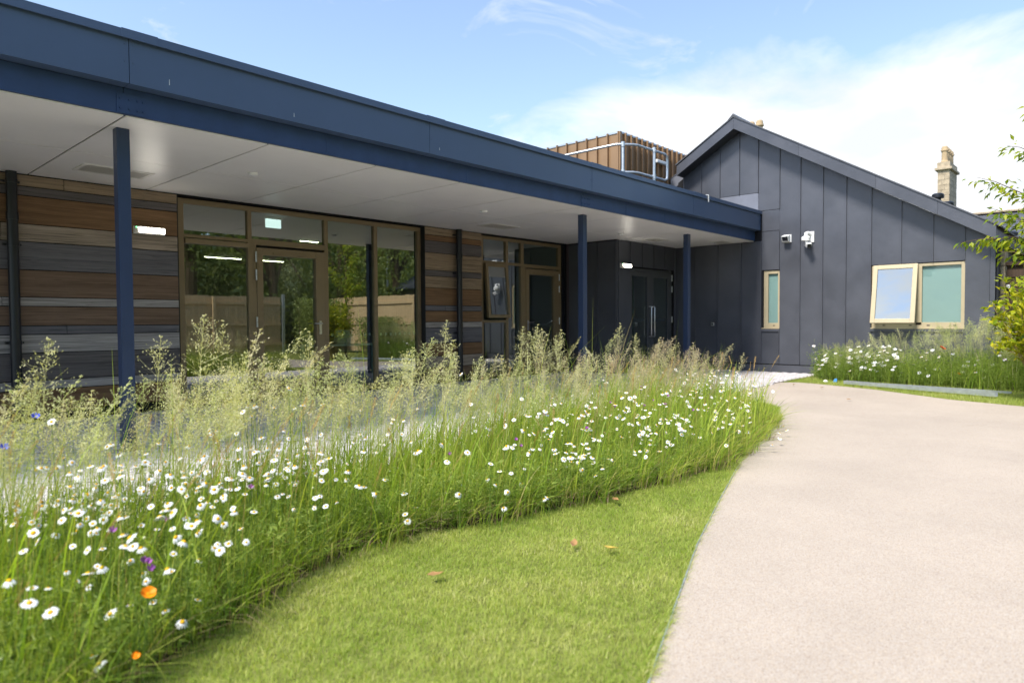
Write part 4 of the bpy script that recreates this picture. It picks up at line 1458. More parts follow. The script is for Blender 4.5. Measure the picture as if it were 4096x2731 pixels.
# clumping: grass grows in tufts
tx, ty = scatter(BED, 60)
idx = NR.integers(0, len(tx), n)
mixv = NR.random(n) < 0.55
x = np.where(mixv, tx[idx] + NR.normal(0, 0.035, n), x)
y = np.where(mixv, ty[idx] + NR.normal(0, 0.035, n), y)
tuft_h = NR.uniform(0.7, 1.25, len(tx))
hh = NR.gamma(6, 0.055, n) * np.where(mixv, tuft_h[idx], 0.85)
hh = np.clip(hh, 0.10, 0.72)
yf = np.interp(x, [p[0] for p in BED[:14]], [p[1] for p in BED[:14]])
dfr = y - yf
hh *= np.clip(0.55 + dfr * 0.65, 0.5, 1.2)
hh = np.where(NR.random(n) < 0.12, hh * 1.5, hh)
right_green = np.clip((x - 2.6) / 2.0, 0, 1)
rv = np.clip(NR.random(n) ** 1.25 * (0.8 + 0.2 * right_green) + 0.05 * right_green, 0, 1)
parts_.append(blades(np.stack([x, y, np.full(n, 0.0)], 1), hh, NR.uniform(0.0035, 0.0085, n), NR.uniform(0, 6.28, n), NR.normal(-0.5, 1.5, n), NR.uniform(0.03, 1.0, n) ** 1.3, 4, rv))
# a few broad lush blades
x, y = bed_points(BED, 70)
n = len(x)
parts_.append(blades(np.stack([x, y, np.full(n, 0.0)], 1), NR.uniform(0.35, 0.72, n), NR.uniform(0.009, 0.015, n), NR.uniform(0, 6.28, n), NR.normal(-0.5, 1.2, n), NR.uniform(0.15, 0.6, n), 5, NR.uniform(0.3, 0.75, n)))
# thin upright stems, thick on the path-side half of the bed
x, y = bed_points(BED, 760)
k = NR.random(len(x)) < np.interp(x, [0, 2.2, 3.6, 4.6, 7.5], [1.0, 1.0, 0.9, 1.0, 1.0])
x, y = x[k], y[k]
n = len(x)
yf = np.interp(x, [p[0] for p in BED[:14]], [p[1] for p in BED[:14]])
lf = 0.5 + 0.25 * np.sin(x * 3.1 + 2 * np.sin(y * 2.3)) + 0.25 * np.sin(x * 7.3 + y * 5.1)
hs_ = (0.74 + 0.5 * lf) * NR.uniform(0.28, 0.66, n) * np.clip(0.62 + (y - yf) * 0.42, 0.55, 1.12)
parts_.append(blades(np.stack([x, y, np.zeros(n)], 1), hs_, NR.uniform(0.0025, 0.0055, n), NR.uniform(0, 6.28, n), NR.normal(-0.8, 1.4, n), NR.uniform(0.0, 0.28, n), 4, NR.uniform(0.35, 0.98, n)))
# straggling stems that spill over the edge
fx = NR.uniform(0.2, 7.2, 1500)
fy = np.interp(fx, [p[0] for p in BED[:14]], [p[1] for p in BED[:14]]) + np.abs(NR.normal(0, 0.10, 1500)) - 0.05 + 0.05 * np.sin(fx * 9)
parts_.append(blades(np.stack([fx, fy, np.zeros(1500)], 1), NR.uniform(0.12, 0.40, 1500), NR.uniform(0.003, 0.007, 1500), NR.uniform(0, 6.28, 1500), NR.normal(-1.5, 0.7, 1500), NR.uniform(0.3, 1.5, 1500), 4, NR.random(1500)))
V, T, R = merge(parts_)
tag(link('meadow_grass', tri_mesh('meadow_grass', V, T, m_blade, R)), 'long green grass growing through the foreground wildflower bed', 'grass', kind='stuff')

# dry stalks and litter at the foot of the bed
x, y = bed_points(BED, 220)
x = np.concatenate([x, fx[:900]]); y = np.concatenate([y, fy[:900] - 0.03])
n = len(x)
V, T, R = blades(np.stack([x, y, np.full(n, 0.004)], 1), NR.uniform(0.06, 0.30, n), NR.uniform(0.002, 0.004, n), NR.uniform(0, 6.28, n), NR.uniform(0, 6.28, n), NR.uniform(0.6, 1.9, n), 3)
tag(link('dry_stalks', tri_mesh('dry_stalks', V, T, m_straw, R)), 'brown dry stalks at the foot of the foreground wildflower bed', 'dry stalks', kind='stuff')


# --- feathery mayweed foliage: little forked sprigs up branching stems
def herb(poly, dens, hmin, hmax, seedf=None):
    x, y = bed_points(poly, dens) if seedf is None else scatter(poly, dens)
    n = len(x)
    h = NR.uniform(hmin, hmax, n)
    if seedf is None:
        h = h * np.clip(0.85 + (y - 2.6) * 0.45, 0.85, 1.5)
    az = NR.uniform(0, 6.28, n)
    lean = NR.uniform(0.0, 0.45, n)
    P = []
    st = blades(np.stack([x, y, np.zeros(n)], 1), h, np.full(n, 0.004), az, az + 1.57, lean, 3, NR.random(n) * .6)
    P.append(st)
    K = 9
    t = NR.uniform(0.15, 1.0, (n, K))
    C = np.stack([x[:, None] + np.cos(az + 1.57)[:, None] * (h * lean)[:, None] * t * t,
                  y[:, None] + np.sin(az + 1.57)[:, None] * (h * lean)[:, None] * t * t,
                  h[:, None] * t * (1 - 0.35 * lean[:, None] * t)], 2).reshape(-1, 3)
    m_ = len(C)
    d0 = rdirs(m_, 0.5)
    ln = NR.uniform(0.03, 0.075, m_)
    for q in range(6):
        tq = NR.uniform(0.2, 1.0, m_)
        base = C + d0 * (ln * tq)[:, None]
        dd = d0 * 0.7 + rdirs(m_) * 0.8
        dd /= np.linalg.norm(dd, axis=1)[:, None]
        sz = NR.uniform(0.015, 0.034, m_)
        sdv = np.cross(dd, rdirs(m_))
        sdv /= np.linalg.norm(sdv, axis=1)[:, None] + 1e-9
        V = np.stack([base - sdv * 0.0022, base + sdv * 0.0022, base + dd * sz[:, None]], 1).reshape(-1, 3)
        T = np.arange(m_ * 3).reshape(-1, 3)
        P.append((V, T, np.repeat(NR.random(m_), 3)))
    return merge(P)


HB = [(p[0], p[1] - 0.03 + 0.05 * math.sin(7 * p[0])) for p in BED]
V, T, R = merge([herb([p for p in HB if p[0] < 4.0] + [], 680, 0.10, 0.40), herb([(3.6, 2.4), (4.4, 2.27), (5.0, 2.3), (6.2, 2.65), (7.1, 3.1), (7.4, 3.6), (7.0, 4.2), (3.6, 4.05)], 300, 0.10, 0.40)])
tag(link('meadow_herbs', tri_mesh('meadow_herbs', V, T, m_herb, R)), 'feathery green mayweed foliage filling the foreground wildflower bed', 'foliage', kind='stuff')


# --- broad-leaved plants low in the bed
bx2, by2 = bed_points(BED, 55)
Cb, Db, Sb = [], [], []
for x, y in zip(bx2, by2):
    hgt = rnd.uniform(0.08, 0.34)
    for q in range(rnd.randrange(8, 16)):
        t = rnd.random()
        a = rnd.uniform(0, 6.28)
        Cb.append((x + rnd.gauss(0, .012), y + rnd.gauss(0, .012), 0.02 + hgt * t))
        dv = Vector((math.cos(a), math.sin(a), rnd.uniform(0.1, 0.9))).normalized()
        Db.append(tuple(dv))
        Sb.append(rnd.uniform(0.035, 0.085) * (1.15 - 0.6 * t))
V, T, R = leaves(np.array(Cb), np.array(Sb), np.array(Db), 0.34)
tag(link('broad_leaves', tri_mesh('broad_leaves', V, T, m_herb, R)), 'broad green leaves of low plants within the foreground wildflower bed', 'foliage', kind='stuff')


# --- panicles
def panicle_template(seed, nodes=9, spread=0.13, head=0.30, spk=5, spl=0.011):
    r = np.random.default_rng(seed)
    V, T = [], []

    def tri(a, b, c):
        k = len(V)
        V.extend([a, b, c])
        T.append((k, k + 1, k + 2))

    def ribbon(p, q, wd):
        d = q - p
        s = np.cross(d, r.normal(size=3))
        s = s / (np.linalg.norm(s) + 1e-9) * wd
        tri(p - s, p + s, q + s)
        tri(p - s, q + s, q - s)

    top = np.array([0.06, 0, 1.0])
    axis = lambda t: np.array([0.06 * t * t, 0, t * 1.0])
    for i in range(5):
        ribbon(axis(i / 5), axis((i + 1) / 5), 0.0013)
        ribbon(axis(i / 5), axis((i + 1) / 5), 0.0013)
    for j in range(nodes):
        f = j / (nodes - 1)
        t = 1 - head + head * f ** 0.9
        p = axis(t)
        ln = spread * (1 - f) ** 0.75 * (0.55 + 0.45 * min(1, 4 * (f + 0.12))) + 0.012
        for b in range(6 if j < nodes - 2 else 3):
            a = r.uniform(0, 6.28)
            d = np.array([math.cos(a), math.sin(a), r.uniform(0.35, 1.1)])
            d /= np.linalg.norm(d)
            L_ = ln * r.uniform(0.45, 1.1)
            q = p + d * L_
            ribbon(p, q, 0.0005)
            for s in range(spk):
                u = r.uniform(0.3, 1.05)
                base = p + d * L_ * u + r.normal(size=3) * 0.010 * (L_ / 0.06)
                dd = d * 0.6 + r.normal(size=3) * 0.5 + np.array([0, 0, 0.15])
                dd /= np.linalg.norm(dd)
                sv = np.cross(dd, r.normal(size=3))
                sv /= np.linalg.norm(sv) + 1e-9
                sl = spl * r.uniform(0.7, 1.3)
                e1, e2 = base + sv * sl * 0.20, base - sv * sl * 0.20
                tri(base - dd * sl * 0.5, e1, base + dd * sl * 0.5)
                tri(base - dd * sl * 0.5, base + dd * sl * 0.5, e2)
    return np.array(V), np.array(T)


PT = [panicle_template(s, 9 + s % 3, 0.10 + 0.025 * (s % 4), 0.27 + 0.05 * (s % 3), 5 + s % 2, 0.012) for s in range(8)]


def spike_template(seed):
    """narrow foxtail-like head"""
    r = np.random.default_rng(seed)
    V, T = [], []

    def tri(a, b, c):
        k = len(V)
        V.extend([a, b, c])
        T.append((k, k + 1, k + 2))
    for i in range(4):
        p, q = np.array([0, 0, i / 4]), np.array([0, 0, (i + 1) / 4])
        s = np.array([0.0014, 0, 0])
        tri(p - s, p + s, q + s); tri(p - s, q + s, q - s)
    for i in range(110):
        t = r.uniform(0.86, 1.02)
        rad = 0.006 * math.sin(min(1, max(0.05, (1.03 - t) / 0.17)) * math.pi) + 0.002
        a = r.uniform(0, 6.28)
        b = np.array([math.cos(a) * rad, math.sin(a) * rad, t])
        dd = np.array([math.cos(a) * .5, math.sin(a) * .5, 1.0])
        dd /= np.linalg.norm(dd)
        sv = np.cross(dd, r.normal(size=3)); sv /= np.linalg.norm(sv)
        tri(b - sv * .0018, b + sv * .0018, b + dd * 0.013)
    return np.array(V), np.array(T)


ST = [spike_template(s) for s in range(3)]


def plant_many(templates, P, sc, rot, lean, ldir, tint=None):
    out = []
    which = NR.integers(0, len(templates), len(P))
    for k, (Vt, Tt) in enumerate(templates):
        I = np.where(which == k)[0]
        if not len(I):
            continue
        c, s = np.cos(rot[I]), np.sin(rot[I])
        wx = NR.uniform(0.55, 1.35, len(I))[:, None]
        X = (Vt[None, :, 0] * c[:, None] - Vt[None, :, 1] * s[:, None]) * wx
        Y = (Vt[None, :, 0] * s[:, None] + Vt[None, :, 1] * c[:, None]) * wx
        Z = np.repeat(Vt[None, :, 2], len(I), 0)
        z2 = np.clip(Z, 0, 2) ** 2
        X = X + (np.cos(ldir[I]) * lean[I])[:, None] * z2
        Y = Y + (np.sin(ldir[I]) * lean[I])[:, None] * z2
        V = np.stack([X, Y, Z], 2) * sc[I][:, None, None] + P[I][:, None, :]
        T = (np.arange(len(I)) * len(Vt))[:, None, None] + Tt[None]
        R = np.clip(np.repeat(NR.random(len(I)), len(Vt)) * 0.75 + NR.random(len(I) * len(Vt)) * 0.25, 0, 1)
        if tint is not None:
            R = np.clip(R * 0.7 + np.repeat(tint[I], len(Vt)) * 0.3 + np.repeat(tint[I], len(Vt)) * 0.25, 0, 1)
        out.append((V.reshape(-1, 3), T.reshape(-1, 3), R))
    return merge(out)


PBED = [(0.2, 2.75), (1.5, 2.95), (2.4, 3.0), (3.4, 2.9), (4.4, 2.75), (5.2, 2.7), (6.2, 2.9), (7.1, 3.15), (7.4, 3.8), (7.0, 4.2), (0.0, 3.85)]
x, y = bed_points(PBED, 125)
n = len(x)
keep = NR.random(n) < np.clip(0.35 + 0.65 * (y - 2.7) / 1.0, 0.25, 1) * np.interp(x, [0, 2.0, 3.0, 4.5, 5.2, 7.2], [1.0, 1.0, 0.60, 0.32, 0.34, 0.34])
x, y = x[keep], y[keep]
n = len(x)
sc = np.clip(NR.normal(0.70, 0.13, n), 0.40, 0.98)
sc *= 0.86 + 0.26 * (0.5 + 0.25 * np.sin(x * 4.3 + 1.0) + 0.25 * np.sin(x * 9.1 + y * 4))
V, T, R = plant_many(PT, np.stack([x, y, np.zeros(n)], 1), sc, NR.uniform(0, 6.28, n), np.abs(NR.normal(0.20, 0.16, n)), NR.normal(-0.7, 1.2, n), np.interp(x, [0, 4.2, 5.4, 7.5], [0.25, 0.3, 1.0, 1.0]))
tag(link('seed_heads', tri_mesh('seed_heads', V, T, m_seed, R)), 'mass of pale feathery grass seed heads above the foreground wildflower bed', 'seed heads', kind='stuff')
x, y = bed_points(BED, 26)
n = len(x)
V, T, R = plant_many(ST, np.stack([x, y, np.zeros(n)], 1), NR.uniform(0.28, 0.72, n), NR.uniform(0, 6.28, n), NR.uniform(0.05, 0.45, n), NR.normal(-0.6, 1.0, n))
tag(link('spike_heads', tri_mesh('spike_heads', V, T, m_seed2, R)), 'narrow straw-coloured grass spikes scattered through the foreground bed', 'grass spikes', kind='stuff')

# tall single seed heads that stand clear of the rest
tall = [(4.476, 4.0, 1.041, 'tall slim grass seed head standing before the second bronze door'),
        (4.582, 3.9, 1.062, 'tall broad grass seed head standing clear before the second bronze door'),
        (6.2, 4.1, 1.061, 'single tall grass seed head standing before the dark metal wall'),
        (1.556, 3.7, 1.136, 'tallest grass seed head before the first window pane'),
        (1.678, 3.7, 1.108, 'tall loose grass seed head beside the tallest one at the first window'),
        (2.202, 3.7, 1.037, 'tall grass seed head before the bronze door bottom'),
        (1.301, 3.6, 1.028, 'tall grass seed head just right of the first post'),
        (0.799, 3.5, 1.029, 'tall grass seed head at the left drainpipe'),
        (3.572, 4.0, 1.10, 'tall grass seed head before the second drainpipe'),
        (6.579, 4.12, 0.946, 'grass seed head standing before the double doors'),
        (7.0, 4.1, 0.846, 'grass seed head between the double doors and the third post')]
for i, (x, y, z, lb) in enumerate(tall):
    Vt, Tt = PT[i % len(PT)]
    s = z
    V = Vt * np.array([s * 0.9, s * 0.9, s])
    o = link('grass_seed_head', tri_mesh('grass_seed_head', V, Tt, m_seed, np.clip(NR.random(len(V)) * .5 + .3, 0, 1)), None, (x - 0.05, y, 0))
    o.rotation_euler = (0, 0, rnd.uniform(-.6, .6))
    tag(o, lb, 'seed head', 'tall seed heads above the bed')


# --- daisies
def petals_mesh(seed, n=15, R_=0.0215, droop=0.0):
    r = random.Random(seed)
    vs_, fs = [], []
    for i in range(n):
        a = 2 * math.pi * i / n + r.uniform(-.08, .08)
        L_ = R_ * r.uniform(0.9, 1.06)
        wd = 0.0026 * R_ / 0.0215
        dz = -droop * L_ + r.uniform(-.0015, .0015)
        c_, s_ = math.cos(a), math.sin(a)
        k = len(vs_)
        for rr, ww, zz in ((0.25, .45, 0.0012), (0.62, 1.0, 0.0015 + dz * .35), (0.92, .8, dz * .8), (1.0, .3, dz)):
            for sg in (-1, 1):
                vs_.append((c_ * L_ * rr - s_ * wd * ww * sg, s_ * L_ * rr + c_ * wd * ww * sg, zz))
        for q in range(3):
            fs.append((k + 2 * q, k + 2 * q + 1, k + 2 * q + 3, k + 2 * q + 2))
    mb = MB()
    mb.add(vs_, fs)
    return mb.mesh('petals', m_petal)


PET = [petals_mesh(1, 15, 0.0215, 0.05), petals_mesh(2, 17, 0.0225, 0.25), petals_mesh(3, 14, 0.0200, 0.6), petals_mesh(4, 16, 0.0185, -0.15)]
DISC = MB().lathe([(0.0078, 0.0), (0.0080, 0.002), (0.0066, 0.0045), (0.0035, 0.0062), (0.0005, 0.0066)], (0, 0, 0), 10).mesh('disc', m_disc, smooth=True)


def stem_mesh(head, r=0.0011):
    h = Vector(head)
    pts = [Vector((0, 0, 0)), Vector((h.x * .15, h.y * .15, h.z * .35)), Vector((h.x * .5, h.y * .5, h.z * .72)), h]
    return MB().tube(pts, r * 1.5, 4, r).mesh('stem', m_stem)


def daisy(x, y, z, label, group, tilt=None):
    lx, ly = rnd.uniform(-.06, .06), rnd.uniform(-.05, .06)
    o = link('daisy', stem_mesh((lx, ly, z)), None, (x - lx, y - ly, 0))
    tag(o, label, 'daisy', group)
    if tilt is None:
        tilt = (rnd.gauss(0.25, 0.4), rnd.gauss(-0.22, 0.4), rnd.uniform(0, 6.28))
    s = rnd.uniform(0.62, 1.0)
    p = bpy.data.objects.new('petals', PET[rnd.randrange(4)])
    COL.objects.link(p)
    p.parent = o
    p.location = (lx, ly, z)
    Rm = Matrix.Rotation(tilt[0], 3, 'X') @ Matrix.Rotation(tilt[1], 3, 'Y') @ Matrix.Rotation(tilt[2], 3, 'Z')
    p.rotation_euler = Rm.to_euler()
    p.scale = (s, s, s)
    d = bpy.data.objects.new('disc', DISC)
    COL.objects.link(d)
    d.parent = o
    d.location = Vector((lx, ly, z)) + Rm @ Vector((0, 0, 0.0008))
    d.rotation_euler = Rm.to_euler()
    d.scale = (s, s, s)
    return o




def DL(x, y, z):
    if z > 0.55:
        return 'long-stemmed white daisy standing up among the pale seed heads'
    if x < 1.0:
        return 'white daisy in the nearest lower left part of the wildflower bed'
    if x < 2.1:
        return 'white daisy in the thick patch left of the middle of the wildflower bed'
    if x < 3.0:
        return 'white daisy in the grassier middle of the wildflower bed'
    if x < 4.6:
        return 'white daisy in the cluster right of the middle of the wildflower bed'
    return 'white daisy at the path-side end of the wildflower bed'


DG = 'daisies in the foreground bed'
DAISY = [(0.71,3.25,0.36),(0.57,3.03,0.36),(0.57,2.74,0.39),(0.68,2.65,0.45),(0.65,2.72,0.42),(0.83,2.72,0.39),(0.92,2.67,0.42),(1.02,2.78,0.39),(1.03,2.81,0.36),(0.9,2.41,0.45),(1.05,2.55,0.42),(1.21,2.82,0.33),(1.2,2.69,0.39),(0.89,2.5,0.42),(1.0,2.46,0.39),(1.0,2.51,0.36),(1.12,2.73,0.27),(1.18,2.65,0.3),(1.24,2.63,0.27),(1.3,2.83,0.3),(0.95,2.52,0.33),(0.91,2.35,0.36),(0.74,2.33,0.42),(0.7,2.27,0.45),(0.7,2.25,0.42),(0.79,2.39,0.36),(0.64,2.4,0.39),(1.07,2.44,0.27),(0.9,2.47,0.24),(0.9,2.43,0.24),(0.81,2.41,0.24),(0.45,2.23,0.33),(0.84,2.44,0.15),(0.78,2.47,0.15),(0.69,2.37,0.18),(0.87,2.41,0.12),(0.9,2.35,0.09),(0.51,2.28,0.27),(0.64,2.38,0.06),(0.62,2.24,0.09),(0.48,2.43,0.42),(0.45,2.47,0.33),(1.05,2.57,0.21),(0.98,2.42,0.12),(1.69,3.4,0.66),(1.66,2.99,0.78),(1.95,3.68,0.6),(2.15,3.81,0.57),(2.0,3.45,0.63),(2.37,3.85,0.57),(1.69,3.44,0.6),(1.7,3.38,0.36),(1.54,3.22,0.39),(1.59,3.1,0.36),(1.49,2.88,0.39),(1.85,3.36,0.36),(1.73,2.96,0.36),(1.9,3.12,0.36),(1.91,3.07,0.33),(2.01,3.04,0.27),(1.97,2.87,0.27),(2.19,3.14,0.18),(2.29,3.08,0.21),(2.25,2.86,0.18),(2.0,2.77,0.24),(1.91,2.98,0.18),(1.71,2.76,0.24),(1.73,2.89,0.21),(1.4,2.92,0.33),(1.16,2.52,0.39),(1.39,2.82,0.27),(2.32,2.85,0.09),(2.2,2.79,0.09),(2.2,2.77,0.06),(2.66,2.98,0.09),(2.51,2.71,0.15),(2.74,2.92,0.12),(2.47,2.76,0.33),(2.26,2.75,0.42),(2.47,2.8,0.42),(2.51,2.64,0.39),(3.58,3.83,0.69),(2.98,2.65,0.45),(3.47,2.9,0.36),(3.34,2.88,0.36),(3.79,2.95,0.36),(3.83,2.84,0.33),(3.4,2.47,0.39),(3.81,2.65,0.33),(3.68,2.64,0.3),(3.54,2.5,0.33),(3.88,2.85,0.45),(3.86,2.79,0.39),(4.07,2.5,0.42),(3.46,2.69,0.3),(3.68,2.69,0.24),(3.34,2.61,0.27),(3.5,2.68,0.24),(3.6,2.66,0.21),(3.24,2.5,0.27),(3.47,2.67,0.18),(3.48,2.62,0.18),(3.66,2.63,0.15),(3.56,2.49,0.15),(3.47,2.48,0.12),(3.44,2.56,0.15),(3.45,2.7,0.15),(3.13,2.93,0.3),(2.88,2.66,0.21),(2.68,2.63,0.3),(2.72,2.54,0.15),(3.04,2.52,0.06),(3.0,2.51,0.06),(2.71,2.56,0.06),(3.1,2.77,0.09),(2.71,2.62,0.18),(2.77,2.75,0.18),(4.2,2.6,0.3),(6.9,3.94,0.36),(6.21,3.48,0.45),(6.3,3.38,0.45),(6.09,3.71,0.42),(4.81,3.92,0.39),(5.06,3.88,0.39),(6.18,2.6,0.48),(5.67,2.58,0.27),(6.46,2.76,0.21),(6.2,2.65,0.18),(5.36,2.41,0.27),(5.81,2.55,0.15),(5.93,2.55,0.09),(5.85,2.52,0.09),(5.84,2.6,0.06),(4.97,2.31,0.12),(6.09,2.88,0.42),(0.71,3.08,0.72),(1.0,3.42,0.54),(1.13,3.69,0.45),(0.92,3.79,0.45),(0.75,3.44,0.48),(1.5,3.51,0.54),(1.62,3.69,0.45),(1.45,3.38,0.54),(1.78,3.66,0.63),(1.54,3.22,0.66),(1.59,3.23,0.63),(0.76,3.58,0.45),(0.95,2.86,0.45),(1.07,3.19,0.36),(1.18,3.17,0.36),(1.12,3.02,0.45),(1.15,2.95,0.45),(1.21,2.88,0.42),(1.24,2.87,0.39),(0.77,3.1,0.45),(1.17,3.28,0.42),(0.72,2.87,0.45),(0.89,3.31,0.36)]
for x, y, z in DAISY:
    x, y, z = x * 0.955, y * 0.955, 1.1 + (z - 1.1) * 0.955
    if y > 2.0 + 0.03 * x:
        z = max(z, 0.10)
    daisy(x, y, z, DL(x, y, z), DG)
need = 240 - len(DAISY)
zones = [([(0.45, 2.3), (1.3, 2.6), (1.9, 2.8), (1.9, 3.5), (0.7, 3.5)], 0.55), ([(3.0, 2.6), (4.3, 2.45), (4.8, 3.1), (3.2, 3.3)], 0.25),
         ([(4.9, 2.4), (6.2, 2.7), (7.2, 3.3), (6.9, 4.1), (5.6, 3.6)], 0.30), (BED, 0.2)]
for poly, fr_ in zones:
    x, y = bed_points(poly, 400)
    for i in range(min(len(x), int(need * fr_ / 1.3))):
        zz = rnd.uniform(0.32, 0.54) * (0.72 if y[i] < 2.6 else 1)
        daisy(float(x[i]), float(y[i]), zz, DL(x[i], y[i], zz), DG)

# a few stems that have flopped out over the path
for i, (bx0, by0, ex, ey) in enumerate(((5.6, 2.5, 0.22, -0.28), (5.8, 2.55, 0.30, -0.22), (5.3, 2.45, 0.18, -0.30), (6.2, 2.75, 0.32, -0.30), (5.9, 2.6, 0.40, -0.26))):
    o = link('daisy', stem_mesh((ex, ey, 0.07)), None, (bx0, by0, 0.0))
    tag(o, 'white daisy flopped out over the edge of the path', 'daisy', DG)
    for nm_, me_ in (('petals', PET[i % 4]), ('disc', DISC)):
        q = bpy.data.objects.new(nm_, me_)
        COL.objects.link(q)
        q.parent = o
        q.location = (ex, ey, 0.072)
        q.rotation_euler = (0.5, -0.2, i)

# the smaller daisies between them: one mass
mb = MB()
heads = []
for poly, dn, k0, k1 in ((BED, 2.2, 3, 8), ([(0.45, 2.25), (1.3, 2.55), (2.0, 2.75), (2.1, 3.4), (0.7, 3.5)], 16, 5, 12), ([(4.9, 2.3), (6.2, 2.6), (7.3, 3.1), (7.2, 4.0), (5.6, 3.4)], 7, 5, 11), ([(2.6, 2.55), (3.2, 2.35), (4.6, 2.2), (4.9, 2.8), (3.2, 3.0)], 10, 5, 12)):
    for cx_, cy_ in zip(*bed_points(poly, dn)):
        for q in range(rnd.randrange(k0, k1)):
            heads.append((cx_ + rnd.gauss(0, .07), cy_ + rnd.gauss(0, .07)))
for x, y in heads:
    if True:
        z = rnd.uniform(0.28, 0.56) * (0.68 if y < 2.6 else 1)
        s = rnd.uniform(0.5, 0.85)
        M_ = Matrix.Translation((x, y, z)) @ Matrix.Rotation(rnd.gauss(0.4, .3), 4, 'X') @ Matrix.Rotation(rnd.gauss(-.25, .3), 4, 'Y') @ Matrix.Rotation(rnd.uniform(0, 6.28), 4, 'Z') @ Matrix.Scale(s, 4)
        for me_, ci in ((PET[rnd.randrange(4)], 0), (DISC, 1)):
            mb.cur = ci
            for pg in me_.polygons:
                mb.add([M_ @ me_.vertices[q].co for q in pg.vertices], [tuple(range(len(pg.vertices)))])
        mb.cur = 2
        mb.cyl((x + rnd.uniform(-.05, .05), y + rnd.uniform(-.03, .06), 0), (x, y, z), 0.0011, n=3, cap=False)
tag(mb.build('small_daisies', [m_petal, m_disc, m_stem]), 'smaller white daisies scattered between the large ones in the foreground bed', 'daisies', kind='stuff')

# buds
bx_, by_ = bed_points(BED, 22)
mb = MB()
for x, y in zip(bx_, by_):
    z = rnd.uniform(0.2, 0.5)
    mb.cur = 0
    mb.lathe([(0.0015, -.005), (0.0050, -0.001), (0.0052, 0.003), (0.002, 0.006)], (x, y, z), 6)
    mb.cur = 1
    mb.cyl((x + rnd.uniform(-.03, .03), y, 0), (x, y, z - .004), 0.001, n=3, cap=False)
tag(mb.build('flower_buds', [m_bud, m_stem]), 'pale round daisy buds on thin stems in the foreground bed', 'buds', kind='stuff')


# --- other flowers
def bloom(name, x, y, z, label, cat, mt, R_=0.025, npet=5, group=None, cup=0.5, wide=0.7, stemr=0.0013, tilt=0.6):
    o = link(name, stem_mesh((0.02, 0.01, z), stemr), None, (x - .02, y - .01, 0))
    tag(o, label, cat, group)
    mb = MB()
    for i in range(npet):
        a = 2 * math.pi * i / npet + rnd.uniform(-.15, .15)
        pts = []
        for rr, ww in ((0.08, .15), (0.45, .75), (0.85, 1.0), (1.0, .55)):
            zz = cup * R_ * rr * rr + rnd.uniform(-.002, .002)
            for sg in (-1, 1):
                pts.append((0.02 + math.cos(a) * R_ * rr - math.sin(a) * R_ * wide * ww * sg, 0.01 + math.sin(a) * R_ * rr + math.cos(a) * R_ * wide * ww * sg, z + zz))
        mb.add(pts, [(0, 1, 3, 2), (2, 3, 5, 4), (4, 5, 7, 6)])
    me_ = mb.mesh('petals', mt)
    me_.transform(Matrix.Translation((0.02, 0.01, z)) @ Matrix.Rotation(tilt, 4, 'X') @ Matrix.Translation((-0.02, -0.01, -z)))
    p = link('petals', me_)
    p.parent = o
    c_ = MB().lathe([(R_ * .2, 0), (R_ * .18, R_ * .15), (R_ * .05, R_ * .22)], (0.02, 0.01, z), 8)
    q = link('centre', c_.mesh('centre', m_disc if mt is not m_purple else m_mauve))
    q.parent = o
    return o


bloom('orange_flower', 0.72, 2.13, 0.30, 'large orange flower in the lower left of the foreground bed', 'flower', m_orange, 0.021, 9, cup=0.6, wide=0.36)
bloom('orange_flower', 0.66, 2.06, 0.16, 'small orange flower low at the bottom of the foreground bed', 'flower', m_orange, 0.011, 6, cup=0.6, wide=0.45)
bloom('cornflower', 0.725, 3.4, 0.706, 'blue cornflower among the seed heads below the first post', 'flower', m_blue, 0.017, 10, cup=0.8, wide=0.22)
bloom('cornflower', 0.58, 3.2, 0.62, 'blue cornflower cut by the left edge of the picture', 'flower', m_blue, 0.017, 10, cup=0.8, wide=0.22)
bloom('poppy', 13.0, 2.30, 0.60, 'red poppy in the flower bed under the large window', 'flower', m_red, 0.05, 4, cup=0.5, wide=0.95)
bloom('orange_flower', 12.6, 2.0, 0.22, 'tiny orange flower low in the bed beneath the large window', 'flower', m_orange, 0.022, 5)
bloom('purple_flower', 12.7, 1.42, 0.45, 'single purple flower in the bed near the right shrub', 'flower', m_purple, 0.045, 8, cup=0.3, wide=0.3)
px_, py_ = bed_points(BED, 40)
pz = [(1.05, 2.9), (1.3, 2.75), (2.6, 2.9), (3.0, 2.75), (4.0, 3.3), (4.3, 3.5), (4.5, 3.1), (4.7, 2.9), (4.9, 3.3), (5.2, 3.0), (5.4, 3.2), (5.6, 3.4), (4.6, 2.6), (0.75, 2.28), (0.68, 2.2), (0.9, 2.4), (3.5, 2.6), (3.2, 2.75), (5.0, 2.6), (0.62, 2.35)]
for i, (x, y) in enumerate(pz):
    for j in range(1 + i % 2 * 0):
        bloom('purple_flower', x + rnd.uniform(-.08, .08), y + rnd.uniform(-.03, .06), rnd.uniform(0.28, 0.48), 'small purple flower among the daisies of the foreground bed', 'flower', m_purple, 0.012, 6, 'purple flowers in the foreground bed', 1.2, 0.35)

